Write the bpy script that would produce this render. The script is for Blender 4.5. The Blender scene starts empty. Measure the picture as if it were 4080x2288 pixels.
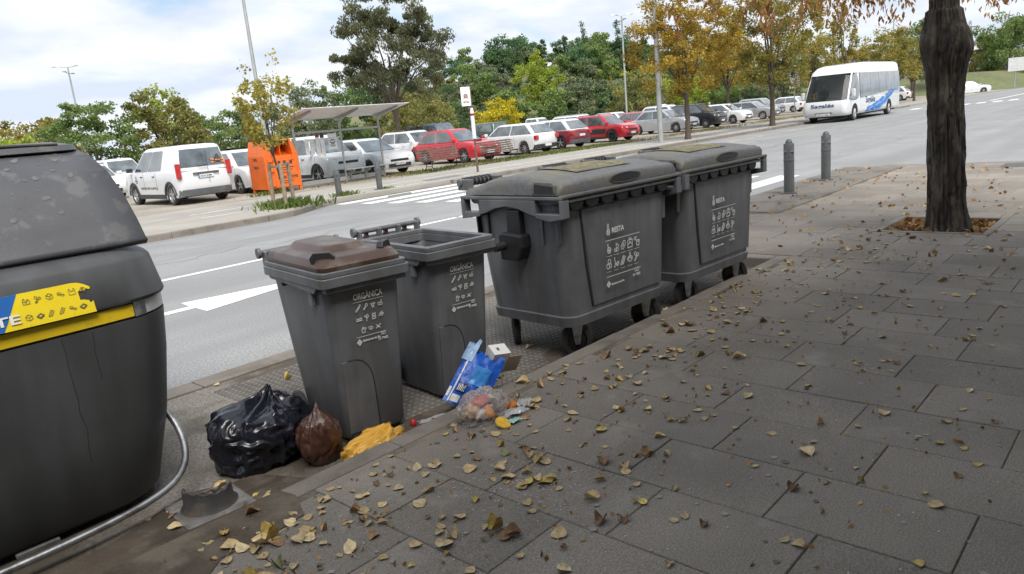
import bpy, bmesh, math, random
import numpy as np
from math import radians as RAD, sin, cos, pi
from mathutils import Vector, Matrix, noise as MN

S = bpy.context.scene
C = S.collection
random.seed(7)

# ------------------------------------------------------------------ camera
cam = bpy.data.cameras.new('camera')
cam.sensor_width = 36.0
cam.lens = 25.714
cam.clip_start = 0.05
cam.clip_end = 9000
camo = bpy.data.objects.new('camera', cam)
C.objects.link(camo)
camo.matrix_world = Matrix(((0.6666881, 0.2229383, -0.7112141, 0.0),
                            (-0.7397821, 0.0816466, -0.6678745, 0.0),
                            (-0.0908266, 0.9714074, 0.2193586, 1.48),
                            (0, 0, 0, 1)))
S.camera = camo

# ------------------------------------------------------------------ world, sun, exposure
SUN_EL, SUN_AZ = RAD(52), RAD(-118)          # azimuth of the sun, from +X, counter-clockwise
W = bpy.data.worlds.new('World')
S.world = W
W.use_nodes = True
nt = W.node_tree
nt.nodes.clear()
N, LK = nt.nodes.new, nt.links.new
sky = N('ShaderNodeTexSky'); sky.sky_type = 'NISHITA'; sky.sun_disc = False
sky.sun_elevation = SUN_EL; sky.sun_rotation = pi/2 - SUN_AZ
sky.air_density = 1.0; sky.dust_density = 1.5
tc = N('ShaderNodeTexCoord')
sep = N('ShaderNodeSeparateXYZ'); LK(tc.outputs['Generated'], sep.inputs[0])
zz = N('ShaderNodeMath'); zz.operation = 'MAXIMUM'; LK(sep.outputs[2], zz.inputs[0]); zz.inputs[1].default_value = 0.0
za = N('ShaderNodeMath'); za.operation = 'ADD'; LK(zz.outputs[0], za.inputs[0]); za.inputs[1].default_value = 0.22
dv = N('ShaderNodeVectorMath'); dv.operation = 'DIVIDE'; LK(tc.outputs['Generated'], dv.inputs[0])
cz = N('ShaderNodeCombineXYZ')
for i in range(3): LK(za.outputs[0], cz.inputs[i])
LK(cz.outputs[0], dv.inputs[1])
n1 = N('ShaderNodeTexNoise'); n1.inputs['Scale'].default_value = 1.5; n1.inputs['Detail'].default_value = 7; n1.inputs['Roughness'].default_value = 0.55
n1.inputs['Distortion'].default_value = 0.4
mp = N('ShaderNodeMapping'); mp.inputs['Location'].default_value = (3.1, 1.7, 0.4)
LK(dv.outputs[0], mp.inputs['Vector']); LK(mp.outputs[0], n1.inputs['Vector'])
cover = N('ShaderNodeMapRange'); cover.inputs['From Min'].default_value = 0.26; cover.inputs['From Max'].default_value = 0.44
LK(n1.outputs['Fac'], cover.inputs['Value'])
n2 = N('ShaderNodeTexNoise'); n2.inputs['Scale'].default_value = 2.2; n2.inputs['Detail'].default_value = 6
mp2 = N('ShaderNodeMapping'); mp2.inputs['Location'].default_value = (-1.2, 5.3, 2.4)
LK(dv.outputs[0], mp2.inputs['Vector']); LK(mp2.outputs[0], n2.inputs['Vector'])
cr = N('ShaderNodeValToRGB')
cr.color_ramp.elements[0].position = 0.38; cr.color_ramp.elements[0].color = (0.232, 0.258, 0.302, 1)
cr.color_ramp.elements[1].position = 0.60; cr.color_ramp.elements[1].color = (0.312, 0.322, 0.334, 1)
LK(n2.outputs['Fac'], cr.inputs[0])
bk = N('ShaderNodeBackground'); bk.inputs['Strength'].default_value = 0.05
bc = N('ShaderNodeBackground'); bc.inputs['Strength'].default_value = 1.0
LK(sky.outputs[0], bk.inputs[0]); LK(cr.outputs[0], bc.inputs[0])
mx = N('ShaderNodeMixShader'); LK(cover.outputs[0], mx.inputs[0]); LK(bk.outputs[0], mx.inputs[1]); LK(bc.outputs[0], mx.inputs[2])
wo = N('ShaderNodeOutputWorld'); LK(mx.outputs[0], wo.inputs[0])

sl = bpy.data.lights.new('sun', 'SUN'); sl.energy = 1.5; sl.angle = RAD(35); sl.color = (1, 0.96, 0.9)
so = bpy.data.objects.new('sun', sl); C.objects.link(so)
sd = Vector((cos(SUN_EL)*cos(SUN_AZ), cos(SUN_EL)*sin(SUN_AZ), sin(SUN_EL)))
so.rotation_euler = sd.to_track_quat('Z', 'Y').to_euler()
so.location = (0, 0, 30)

S.view_settings.view_transform = 'Standard'
S.view_settings.look = 'None'
S.view_settings.gamma = 1.0
S.view_settings.use_curve_mapping = False
S.view_settings.exposure = 1.72
S.render.engine = 'CYCLES'
S.cycles.use_denoising = True
S.cycles.max_bounces = 6
S.cycles.diffuse_bounces = 3
S.cycles.glossy_bounces = 3
S.cycles.transparent_max_bounces = 12
S.cycles.caustics_reflective = False
S.cycles.caustics_refractive = False

# ------------------------------------------------------------------ materials
MATS = {}
def mat(name, col, rough=0.6, var=0.12, vs=6.0, bump=0.0, bs=60.0, metal=0.0, coat=0.0, spec=0.5,
        stain=None, ss=1.5, sthr=(0.5, 0.65), samt=1.0, grain=0.0, gs=300.0, geo=False, stretch=None, rnd=0.0, alpha=1.0, attr=None, trans=0.0, emis=None, vor=None, crack=None, streak=None):
    if name in MATS: return MATS[name]
    m = bpy.data.materials.new(name); m.use_nodes = True
    t = m.node_tree; n = t.nodes.new; l = t.links.new
    b = t.nodes['Principled BSDF']
    b.inputs['Roughness'].default_value = rough; b.inputs['Metallic'].default_value = metal
    b.inputs['Coat Weight'].default_value = coat; b.inputs['Coat Roughness'].default_value = 0.06
    b.inputs['Specular IOR Level'].default_value = spec
    if trans: b.inputs['Transmission Weight'].default_value = trans
    if alpha < 1: b.inputs['Alpha'].default_value = alpha
    if emis: b.inputs['Emission Color'].default_value = (*emis, 1); b.inputs['Emission Strength'].default_value = 1.0
    if geo:
        g = n('ShaderNodeNewGeometry'); vec = g.outputs['Position']
    else:
        g = n('ShaderNodeTexCoord'); vec = g.outputs['Object']
    if stretch:
        ms_ = n('ShaderNodeMapping'); ms_.inputs['Scale'].default_value = stretch; l(vec, ms_.inputs[0]); vec = ms_.outputs[0]
    def noise(scale, detail=4, off=0.0, rough_=0.5):
        x = n('ShaderNodeTexNoise'); x.inputs['Scale'].default_value = scale; x.inputs['Detail'].default_value = detail
        x.inputs['Roughness'].default_value = rough_
        if off:
            mpn = n('ShaderNodeMapping'); mpn.inputs['Location'].default_value = (off, off*1.3, off*.7)
            l(vec, mpn.inputs[0]); l(mpn.outputs[0], x.inputs['Vector'])
        else: l(vec, x.inputs['Vector'])
        return x
    def mixc(fac, a, bb, blend='MIX'):
        x = n('ShaderNodeMix'); x.data_type = 'RGBA'; x.blend_type = blend
        if hasattr(fac, 'is_linked') or not isinstance(fac, (int, float)): l(fac, x.inputs[0])
        else: x.inputs[0].default_value = fac
        for s, v in ((6, a), (7, bb)):
            if isinstance(v, tuple): x.inputs[s].default_value = (*v[:3], 1)
            else: l(v, x.inputs[s])
        return x.outputs[2]
    lo = tuple(c*(1-var) for c in col); hi = tuple(min(1, c*(1+var)) for c in col)
    nz = noise(vs, 5)
    mr = n('ShaderNodeMapRange'); mr.inputs['From Min'].default_value = 0.3; mr.inputs['From Max'].default_value = 0.7
    l(nz.outputs['Fac'], mr.inputs['Value'])
    out = mixc(mr.outputs[0], lo, hi)
    if grain:
        gz = noise(gs, 2, 3.0)
        gr = n('ShaderNodeMapRange'); gr.inputs['From Min'].default_value = 0.25; gr.inputs['From Max'].default_value = 0.75
        gr.inputs['To Min'].default_value = 1-grain; gr.inputs['To Max'].default_value = 1+grain
        l(gz.outputs['Fac'], gr.inputs['Value'])
        cc = n('ShaderNodeCombineColor')
        for i in range(3): l(gr.outputs[0], cc.inputs[i])
        out = mixc(1.0, out, cc.outputs[0], 'MULTIPLY')
    if rnd:
        oi = n('ShaderNodeObjectInfo')
        rr = n('ShaderNodeMapRange'); rr.inputs['To Min'].default_value = 1-rnd; rr.inputs['To Max'].default_value = 1+rnd
        l(oi.outputs['Random'], rr.inputs['Value'])
        cc = n('ShaderNodeCombineColor')
        for i in range(3): l(rr.outputs[0], cc.inputs[i])
        out = mixc(1.0, out, cc.outputs[0], 'MULTIPLY')
    if attr:                                  # a second colour mixed in per leaf
        at = n('ShaderNodeAttribute'); at.attribute_name = 'rnd'
        out = mixc(at.outputs['Fac'], out, attr)
    if stain:
        sz = noise(ss, 6, 9.1, 0.62)
        sr = n('ShaderNodeMapRange'); sr.inputs['From Min'].default_value = sthr[0]; sr.inputs['From Max'].default_value = sthr[1]
        sr.inputs['To Max'].default_value = samt
        l(sz.outputs['Fac'], sr.inputs['Value'])
        out = mixc(sr.outputs[0], out, stain)
    if streak:
        sm = n('ShaderNodeMapping'); sm.inputs['Scale'].default_value = streak[0]; l(vec, sm.inputs[0])
        sn = n('ShaderNodeTexNoise'); sn.inputs['Scale'].default_value = 1.0; sn.inputs['Detail'].default_value = 4; l(sm.outputs[0], sn.inputs['Vector'])
        sr2 = n('ShaderNodeMapRange'); sr2.inputs['From Min'].default_value = 0.42; sr2.inputs['From Max'].default_value = 0.62; sr2.inputs['To Max'].default_value = streak[2]
        l(sn.outputs['Fac'], sr2.inputs['Value']); out = mixc(sr2.outputs[0], out, streak[1])
    if crack:
        vo = n('ShaderNodeTexVoronoi'); vo.feature = 'DISTANCE_TO_EDGE'; vo.inputs['Scale'].default_value = crack[0]
        wn = noise(crack[0]*2.0, 3, 4.0)
        va = n('ShaderNodeVectorMath'); va.operation = 'MULTIPLY_ADD'
        l(wn.outputs['Color'], va.inputs[0]); va.inputs[1].default_value = (0.25/crack[0]*2,)*3; l(vec, va.inputs[2])
        l(va.outputs[0], vo.inputs['Vector'])
        vr = n('ShaderNodeMapRange'); vr.inputs['From Min'].default_value = 0.0; vr.inputs['From Max'].default_value = crack[1]
        vr.inputs['To Min'].default_value = 1.0; vr.inputs['To Max'].default_value = 0.0
        l(vo.outputs['Distance'], vr.inputs['Value'])
        ck = noise(crack[0]*0.5, 2, 14.0)
        cg = n('ShaderNodeMapRange'); cg.inputs['From Min'].default_value = 0.45; cg.inputs['From Max'].default_value = 0.55
        l(ck.outputs['Fac'], cg.inputs['Value'])
        mu = n('ShaderNodeMath'); mu.operation = 'MULTIPLY'; l(vr.outputs[0], mu.inputs[0]); l(cg.outputs[0], mu.inputs[1])
        out = mixc(mu.outputs[0], out, crack[2])
    l(out, b.inputs['Base Color'])
    if bump:
        bz = noise(bs, 6, 1.0, 0.6); bp = n('ShaderNodeBump'); bp.inputs['Strength'].default_value = bump
        bp.inputs['Distance'].default_value = 0.02
        l(bz.outputs['Fac'], bp.inputs['Height'])
        if vor:
            vo = n('ShaderNodeTexVoronoi'); vo.inputs['Scale'].default_value = vor[0]; vo.inputs['Randomness'].default_value = 0.0
            l(vec, vo.inputs['Vector'])
            vm = n('ShaderNodeMapRange'); vm.inputs['From Min'].default_value = 0.2; vm.inputs['From Max'].default_value = 0.42
            vm.inputs['To Min'].default_value = 1; vm.inputs['To Max'].default_value = 0
            l(vo.outputs['Distance'], vm.inputs['Value'])
            b2 = n('ShaderNodeBump'); b2.inputs['Strength'].default_value = vor[1]; b2.inputs['Distance'].default_value = 0.01
            l(vm.outputs[0], b2.inputs['Height']); l(bp.outputs[0], b2.inputs['Normal'])
            l(b2.outputs[0], b.inputs['Normal'])
            out2 = mixc(vm.outputs[0], tuple(c*.45 for c in col), tuple(min(1, c*1.3) for c in col))
            mm = mixc(0.5, out, out2); l(mm, b.inputs['Base Color'])
        else:
            l(bp.outputs[0], b.inputs['Normal'])
    MATS[name] = m
    return m

def leafmat(name, a, b_, trans=0.42):
    if name in MATS: return MATS[name]
    m = bpy.data.materials.new(name); m.use_nodes = True
    t = m.node_tree; n = t.nodes.new; l = t.links.new
    p = t.nodes['Principled BSDF']; p.inputs['Roughness'].default_value = 0.6; p.inputs['Specular IOR Level'].default_value = 0.25
    at = n('ShaderNodeAttribute'); at.attribute_name = 'rnd'
    x = n('ShaderNodeMix'); x.data_type = 'RGBA'; l(at.outputs['Fac'], x.inputs[0])
    x.inputs[6].default_value = (*a, 1); x.inputs[7].default_value = (*b_, 1)
    l(x.outputs[2], p.inputs['Base Color'])
    tr = n('ShaderNodeBsdfTranslucent'); l(x.outputs[2], tr.inputs[0])
    ms = n('ShaderNodeMixShader'); ms.inputs[0].default_value = trans
    l(p.outputs[0], ms.inputs[1]); l(tr.outputs[0], ms.inputs[2])
    l(ms.outputs[0], t.nodes['Material Output'].inputs[0])
    MATS[name] = m
    return m

def glassmat(name, tint=(0.8, 0.9, 0.9), op=0.25, rough=0.02, refl=None):
    if name in MATS: return MATS[name]
    m = bpy.data.materials.new(name); m.use_nodes = True
    t = m.node_tree; n = t.nodes.new; l = t.links.new
    p = t.nodes['Principled BSDF']; p.inputs['Base Color'].default_value = (*(refl or tint), 1); p.inputs['Roughness'].default_value = rough
    tr = n('ShaderNodeBsdfTransparent'); tr.inputs[0].default_value = (*[0.6+0.4*c for c in tint], 1)
    fr = n('ShaderNodeFresnel'); fr.inputs[0].default_value = 1.28
    ad = n('ShaderNodeMath'); ad.operation = 'ADD'; l(fr.outputs[0], ad.inputs[0]); ad.inputs[1].default_value = op
    ms = n('ShaderNodeMixShader'); l(ad.outputs[0], ms.inputs[0]); l(tr.outputs[0], ms.inputs[1]); l(p.outputs[0], ms.inputs[2])
    l(ms.outputs[0], t.nodes['Material Output'].inputs[0])
    MATS[name] = m
    return m

# ------------------------------------------------------------------ mesh helpers
class MB:
    def __init__(s): s.v, s.f = [], []
    def add(s, vs, fs):
        k = len(s.v); s.v += [tuple(p) for p in vs]; s.f += [tuple(i+k for i in f) for f in fs]; return s
    def box(s, c, d, rz=0.0, M=None):
        x, y, z = (q/2 for q in d)
        P = [Vector((i*x, j*y, k*z)) for k in (-1, 1) for j in (-1, 1) for i in (-1, 1)]
        R = M if M is not None else Matrix.Rotation(rz, 3, 'Z')
        P = [R @ p + Vector(c) for p in P]
        return s.add(P, [(0, 2, 3, 1), (4, 5, 7, 6), (0, 1, 5, 4), (2, 6, 7, 3), (0, 4, 6, 2), (1, 3, 7, 5)])
    def tube(s, path, r, n=8, cap=True):
        path = [Vector(p) for p in path]
        rs = r if isinstance(r, (list, tuple)) else [r]*len(path)
        k = len(s.v); ref = None
        for i, p in enumerate(path):
            t = (path[min(i+1, len(path)-1)] - path[max(i-1, 0)]).normalized()
            if ref is None: ref = Vector((0, 0, 1)) if abs(t.z) < .9 else Vector((1, 0, 0))
            a = t.cross(ref).normalized(); b = a.cross(t).normalized(); ref = b
            for j in range(n):
                q = 2*pi*j/n; s.v.append(tuple(p + (a*cos(q) + b*sin(q))*rs[i]))
        for i in range(len(path)-1):
            for j in range(n):
                s.f.append((k+i*n+j, k+i*n+(j+1) % n, k+(i+1)*n+(j+1) % n, k+(i+1)*n+j))
        if cap:
            s.f.append(tuple(k+j for j in reversed(range(n)))); s.f.append(tuple(k+(len(path)-1)*n+j for j in range(n)))
        return s
    def loft(s, rings, cap0=True, cap1=True):
        k = len(s.v); n = len(rings[0])
        for r in rings: s.v += [tuple(p) for p in r]
        for i in range(len(rings)-1):
            for j in range(n):
                s.f.append((k+i*n+j, k+i*n+(j+1) % n, k+(i+1)*n+(j+1) % n, k+(i+1)*n+j))
        if cap0: s.f.append(tuple(k+j for j in reversed(range(n))))
        if cap1: s.f.append(tuple(k+(len(rings)-1)*n+j for j in range(n)))
        return s
    def lathe(s, prof, n=16, c=(0, 0, 0), ax='Z', cap=True):
        rings = []
        for r, h in prof:
            ring = []
            for j in range(n):
                q = 2*pi*j/n; p = (r*cos(q), r*sin(q), h)
                if ax == 'Y': p = (p[0], -p[2], p[1])
                if ax == 'X': p = (p[2], p[0], p[1])
                ring.append(Vector(p)+Vector(c))
            rings.append(ring)
        return s.loft(rings, cap, cap)
    def prism(s, poly, ax, a, b):
        """poly of 2-D points extruded along ax ('X','Y','Z') from a to b"""
        def P(u, v, h): return {'Z': (u, v, h), 'Y': (u, h, v), 'X': (h, u, v)}[ax]
        n = len(poly); k = len(s.v)
        s.v += [P(u, v, a) for u, v in poly] + [P(u, v, b) for u, v in poly]
        s.f += [tuple(k+i for i in range(n))[::-1], tuple(k+n+i for i in range(n))]
        s.f += [(k+i, k+(i+1) % n, k+n+(i+1) % n, k+n+i) for i in range(n)]
        return s
    def mesh(s, name, m=None, smooth=None):
        me = bpy.data.meshes.new(name); me.from_pydata(s.v, [], s.f)
        bm = bmesh.new(); bm.from_mesh(me); bmesh.ops.recalc_face_normals(bm, faces=bm.faces); bm.to_mesh(me); bm.free()
        if m: me.materials.append(m)
        if smooth:
            me.polygons.foreach_set('use_smooth', [True]*len(me.polygons))
            me.set_sharp_from_angle(angle=RAD(smooth))
        return me
    def build(s, name, m, parent=None, smooth=None, bev=0, seg=2):
        return link(name, s.mesh(name, m, smooth), parent, bev, seg)

def link(name, me, parent=None, bev=0, seg=2):
    o = bpy.data.objects.new(name, me); C.objects.link(o)
    if parent: o.parent = parent
    if bev:
        b = o.modifiers.new('bevel', 'BEVEL'); b.width = bev; b.segments = seg; b.limit_method = 'ANGLE'; b.angle_limit = RAD(40)
        b.harden_normals = False
    return o
def thing(name, label, cat, loc=(0, 0, 0), rz=0.0, group=None):
    o = bpy.data.objects.new(name, None); C.objects.link(o); o.location = loc; o.rotation_euler = (0, 0, rz)
    o.empty_display_size = 0.1
    o['label'] = label; o['category'] = cat
    if group: o['group'] = group
    return o
def tag(o, label, cat, group=None):
    o['label'] = label; o['category'] = cat
    if group: o['group'] = group
    return o
def struct(o): o['kind'] = 'structure'; return o
def stuff(o, label=None, cat=None):
    o['kind'] = 'stuff'
    if label: o['label'] = label; o['category'] = cat
    return o
def copytree(o, parent=None):
    c = o.copy(); C.objects.link(c)
    if parent: c.parent = parent
    for ch in [x for x in o.children]: copytree(ch, c)
    return c

def rrect(x0, x1, y0, y1, r, z, n=4):
    """rounded rectangle ring, counter-clockwise"""
    out = []
    for cx, cy, a in ((x1-r, y1-r, 0), (x0+r, y1-r, pi/2), (x0+r, y0+r, pi), (x1-r, y0+r, 3*pi/2)):
        for i in range(n+1):
            q = a + pi/2*i/n; out.append((cx+r*cos(q), cy+r*sin(q), z))
    return out
def chaikin(p, n=2, closed=False):
    for _ in range(n):
        q = []
        rng = range(len(p)) if closed else range(len(p)-1)
        if not closed: q.append(p[0])
        for i in rng:
            a, b = p[i], p[(i+1) % len(p)]
            q.append(tuple(.75*u+.25*v for u, v in zip(a, b))); q.append(tuple(.25*u+.75*v for u, v in zip(a, b)))
        if not closed: q.append(p[-1])
        p = q
    return p

_txt = {}
def textmesh(s, m, bold=0.0, ext=0.0008):
    key = (s, m.name, bold, ext)
    if key not in _txt:
        cu = bpy.data.curves.new('lettering', 'FONT'); cu.body = s; cu.size = 1.0; cu.align_x = 'LEFT'; cu.extrude = ext; cu.offset = bold
        cu.resolution_u = 3
        to = bpy.data.objects.new('lettering', cu)
        me = bpy.data.meshes.new_from_object(to)
        bpy.data.objects.remove(to); bpy.data.curves.remove(cu)
        me.materials.clear(); me.materials.append(m); _txt[key] = me
    return _txt[key]
def basis(o, r, u, s=1.0):
    r = Vector(r).normalized(); u = Vector(u); u = (u - r*u.dot(r)).normalized(); n = r.cross(u)
    return Matrix(((r.x*s, u.x*s, n.x, o[0]), (r.y*s, u.y*s, n.y, o[1]), (r.z*s, u.z*s, n.z, o[2]), (0, 0, 0, 1)))
def text(s, size, o, r, u, m, parent, bold=0.0, width=None, name='lettering'):
    me = textmesh(s, m, bold)
    ob = link(name, me, parent); M = basis(o, r, u, size)
    if width:
        w = max(v.co.x for v in me.vertices) * size
        M = M @ Matrix.Diagonal((width/w, 1, 1, 1))
    ob.matrix_local = M
    return ob
def strokes(polys, w, m, o, r, u, s, parent, name='pictogram', th=0.0008):
    """thin raised line drawing on a plane"""
    mb = MB()
    for p in polys:
        for i in range(len(p)-1):
            a, b = Vector((*p[i], 0)), Vector((*p[i+1], 0)); d = b-a
            if d.length < 1e-6: continue
            d.normalize(); k = Vector((-d.y, d.x, 0))*w/2; e = d*w*.3
            q = [a-k-e, b-k+e, b+k+e, a+k-e]
            mb.add([(t.x, t.y, z) for z in (0, th) for t in q], [(4, 5, 6, 7), (0, 1, 5, 4), (1, 2, 6, 5), (2, 3, 7, 6), (3, 0, 4, 7)])
    ob = mb.build(name, m, parent); ob.matrix_local = basis(o, r, u, s)
    return ob
def arc(cx, cy, r, a0=0, a1=360, n=10, ry=None):
    return [(cx+r*cos(RAD(a0+(a1-a0)*i/n)), cy+(ry or r)*sin(RAD(a0+(a1-a0)*i/n))) for i in range(n+1)]
ICON = {
 'bone': [[(.15, .2), (.75, .8)], [(.25, .1), (.85, .7)], arc(.15, .12, .12), arc(.85, .85, .12)],
 'fish': [arc(.7, .7, .2), [(.15, .15), (.6, .6)], [(.25, .4), (.4, .25)], [(.38, .53), (.53, .38)], [(.1, .3), (.15, .15), (.3, .1)]],
 'bird': [arc(.5, .5, .22, 0, 360, 8, .16), [(.3, .6), (.1, .8)], [(.7, .6), (.95, .75)], [(.4, .35), (.3, .1)], [(.6, .35), (.7, .1)], [(.5, .65), (.6, .85)], [(.15, .45), (.3, .5)]],
 'apple': [arc(.28, .45, .2, 40, 320), arc(.7, .45, .2), [(.68, .65), (.72, .9), (.85, .95)], [(.28, .25), (.5, .4)]],
 'bread': [[(.05, .3), (.05, .6), (.4, .6), (.5, .5), (.4, .4), (.5, .3), (.05, .3)], [(.6, .3), (.95, .3), (.95, .65), (.6, .65), (.68, .5), (.6, .3)]],
 'plant': [[(.5, .05), (.5, .5), (.25, .85)], arc(.68, .7, .16, 0, 360, 8, .24), [(.5, .3), (.7, .55)], arc(.25, .75, .1)],
 'card': [[(.2, .1), (.8, .15), (.78, .9), (.22, .85), (.2, .1)], arc(.5, .5, .1, 0, 360, 6), [(.42, .35), (.58, .65)]],
 'flower': [arc(.35, .6, .12), arc(.62, .78, .12), arc(.62, .4, .14), [(.05, .3), (.3, .5)], [(.5, .7), (.5, .5)], arc(.85, .55, .1)],
 'bag': [[(.2, .1), (.15, .6), (.45, .9), (.75, .6), (.7, .1), (.2, .1)], arc(.45, .6, .07, 0, 360, 6), arc(.9, .65, .07, 0, 360, 6)],
 'nuts': [arc(.25, .55, .18), arc(.68, .5, .16), [(.3, .3), (.5, .25), (.65, .32)], arc(.48, .62, .1)],
 'sticks': [[(.05, .25), (.95, .75)], [(.15, .75), (.85, .25)], [(.3, .55), (.6, .3)]],
 'loop': [arc(.3, .5, .2, 30, 330), arc(.72, .5, .22), [(.47, .4), (.56, .62)]],
 'diamond': [[(.5, 0), (1, .5), (.5, 1), (0, .5), (.5, 0)], [(.25, .25), (.75, .75)], [(.75, .25), (.25, .75)], [(.5, .2), (.8, .5), (.5, .8), (.2, .5), (.5, .2)]],
 'pan': [arc(.5, .35, .3, 0, 360, 8), [(.35, .6), (.3, 1)], [(.2, .35), (.8, .35)], arc(.5, .35, .14)],
 'swab': [arc(.3, .2, .14), arc(.68, .55, .2), arc(.68, .22, .16), [(.5, .05), (.5, .9)]],
 'cloth': [arc(.4, .35, .26, 90, 360), arc(.65, .65, .26, -90, 180), [(.4, .61), (.39, .65)], [(.65, .39), (.6, .35)], [(.35, .3), (.65, .7)]],
 'frame': [[(.1, .05), (.9, .1), (.88, .85), (.12, .8), (.1, .05)], [(.3, .8), (.35, 1), (.65, 1), (.68, .85)], [(.25, .4), (.5, .65), (.75, .35)]],
 'cup': [[(.5, .05), (.45, .6), (.95, .6), (.9, .05), (.5, .05)], arc(.2, .8, .15), [(.3, .75), (.45, .95)], [(.5, .45), (.92, .45)]],
 'diaper': [arc(.3, .3, .26), arc(.65, .3, .2), arc(.5, .75, .22), [(.2, .5), (.8, .5)]],
 'brush': [[(.1, .05), (.25, .05), (.3, .5), (.2, 1)], arc(.7, .3, .2), [(.55, .1), (.9, .5)], [(.3, .3), (.5, .35)]],
 'tubes': [[(.05, .1), (.5, .9)], [(.25, .05), (.7, .85)], [(.45, .05), (.9, .8)], [(.05, .1), (.25, .05)], [(.5, .9), (.7, .85)]],
 'cheese': [[(.1, .3), (.5, .1), (.9, .35), (.5, .6), (.1, .3)], [(.1, .3), (.1, .5), (.5, .8), (.9, .55), (.9, .35)], arc(.5, .95, .1)],
 'pots': [arc(.3, .75, .18), arc(.75, .6, .16), [(.1, .1), (.5, .55)], [(.3, .05), (.6, .45)], arc(.2, .1, .1)],
 'bottles': [[(.1, .1), (.1, .6), (.22, .75), (.22, .9), (.35, .9), (.35, .75), (.45, .6), (.45, .1), (.1, .1)], [(.55, .1), (.55, .5), (.65, .6), (.65, .75), (.8, .75), (.8, .6), (.92, .5), (.92, .1), (.55, .1)], [(.1, .45), (.45, .45)]],
 'boxes': [[(.1, .3), (.5, .1), (.9, .3), (.9, .7), (.5, .95), (.1, .7), (.1, .3)], [(.1, .7), (.5, .5), (.9, .7)], [(.5, .1), (.5, .5)]],
 'tray': [[(.02, .45), (.45, .15), (.98, .5), (.55, .8), (.02, .45)], [(.15, .45), (.45, .25), (.85, .5), (.55, .7), (.15, .45)], [(.02, .45), (.05, .35), (.45, .05), (.95, .4)]],
 'lids': [arc(.3, .65, .22, 0, 360, 10, .14), arc(.72, .35, .2, 0, 360, 10, .13), [(.08, .6), (.1, .5), (.3, .4), (.5, .5)]],
 'carrier': [[(.1, .1), (.1, .9), (.25, .95), (.3, .6), (.7, .6), (.75, .95), (.9, .9), (.9, .1), (.1, .1)]],
 'sheets': [[(.05, .4), (.35, .85), (.6, .65), (.3, .2), (.05, .4)], [(.25, .4), (.55, .85), (.95, .55), (.6, .1), (.25, .4)]],
}

# ------------------------------------------------------------------ setting: ground, road, pavements
ZR = -0.10
M_asph = mat('asphalt', (0.245, 0.248, 0.248), 0.85, streak=((.06, 1.1, 1), (.185, .187, .19), .6), var=0.12, vs=0.55, grain=0.42, gs=55, bump=0.35, bs=110, geo=True, stain=(0.20, 0.20, 0.203), ss=0.35, sthr=(0.52, 0.72), samt=0.5, crack=(0.16, 0.003, (0.09, 0.09, 0.09)))
M_slab = mat('slab_concrete', (0.212, 0.188, 0.160), 0.85, var=0.20, vs=1.1, grain=0.40, gs=150, bump=0.5, bs=130, geo=True, rnd=0.11, stain=(0.31, 0.28, 0.245), ss=3.4, sthr=(0.58, 0.72), samt=0.6)
M_joint = mat('joint_sand', (0.125, 0.110, 0.090), 0.95, var=0.3, vs=2.0, geo=True, stain=(0.27, 0.225, 0.15), ss=1.2, sthr=(0.47, 0.57), bump=0.4, bs=200)
M_kerb = mat('kerb_concrete', (0.205, 0.182, 0.155), 0.85, var=0.15, vs=1.6, grain=0.2, gs=140, bump=0.4, bs=120, geo=True, rnd=0.08, stain=(0.13, 0.113, 0.093), ss=2.5, sthr=(0.5, 0.68))
M_bay = mat('bay_concrete', (0.22, 0.20, 0.17), 0.9, var=0.25, vs=1.4, grain=0.5, gs=60, bump=0.6, bs=60, geo=True, stain=(0.06, 0.047, 0.033), ss=1.5, sthr=(0.43, 0.60), samt=0.9, crack=(0.9, 0.006, (0.05, 0.045, 0.04)))
M_tact = mat('tactile_tile', (0.215, 0.195, 0.17), 0.9, var=0.15, vs=2, geo=True, bump=0.4, bs=90, vor=(21.0, 1.0), stain=(0.06, 0.05, 0.038), ss=1.8, sthr=(0.47, 0.62), samt=0.8)
M_fpave = mat('far_pavement', (0.30, 0.285, 0.255), 0.9, var=0.1, vs=0.9, grain=0.18, gs=60, bump=0.2, bs=60, geo=True, stain=(0.22, 0.21, 0.19), ss=0.5, sthr=(0.5, 0.7), samt=0.6)
M_gravel = mat('gravel', (0.27, 0.245, 0.205), 0.95, var=0.2, vs=0.6, grain=0.35, gs=25, bump=0.7, bs=18, geo=True, stain=(0.18, 0.16, 0.12), ss=0.3, sthr=(0.48, 0.7), samt=0.7)
M_white = mat('road_paint', (0.72, 0.72, 0.70), 0.75, var=0.06, vs=3, geo=True, grain=0.08, gs=90, stain=(0.30, 0.30, 0.30), ss=6, sthr=(0.60, 0.72), samt=0.75, crack=(7.0, 0.03, (0.22, 0.22, 0.22)))
M_thin = mat('line_paint', (0.70, 0.70, 0.68), 0.75, var=0.08, vs=3, geo=True, stain=(0.34, 0.33, 0.31), ss=5, sthr=(0.5, 0.62), samt=0.8)
M_yell = mat('yellow_line_paint', (0.55, 0.44, 0.16), 0.8, geo=True, stain=(0.28, 0.27, 0.24), ss=2.5, sthr=(0.45, 0.55))
M_soil = mat('soil', (0.09, 0.068, 0.047), 0.95, var=0.3, vs=9, bump=0.8, bs=40, geo=True)
M_terr = mat('meadow', (0.10, 0.115, 0.045), 0.95, var=0.3, vs=0.05, geo=True, grain=0.3, gs=2.0, stain=(0.17, 0.14, 0.07), ss=0.06, sthr=(0.5, 0.7))

def sheet(name, poly, z, m, parent=None):
    mb = MB(); mb.add([(x, y, z) for x, y in poly], [tuple(range(len(poly)))])
    return mb.build(name, m, parent)
terr = struct(sheet('ground', [(-900, -900), (2600, -900), (2600, 2600), (-900, 2600)], -0.32, M_terr))

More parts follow.
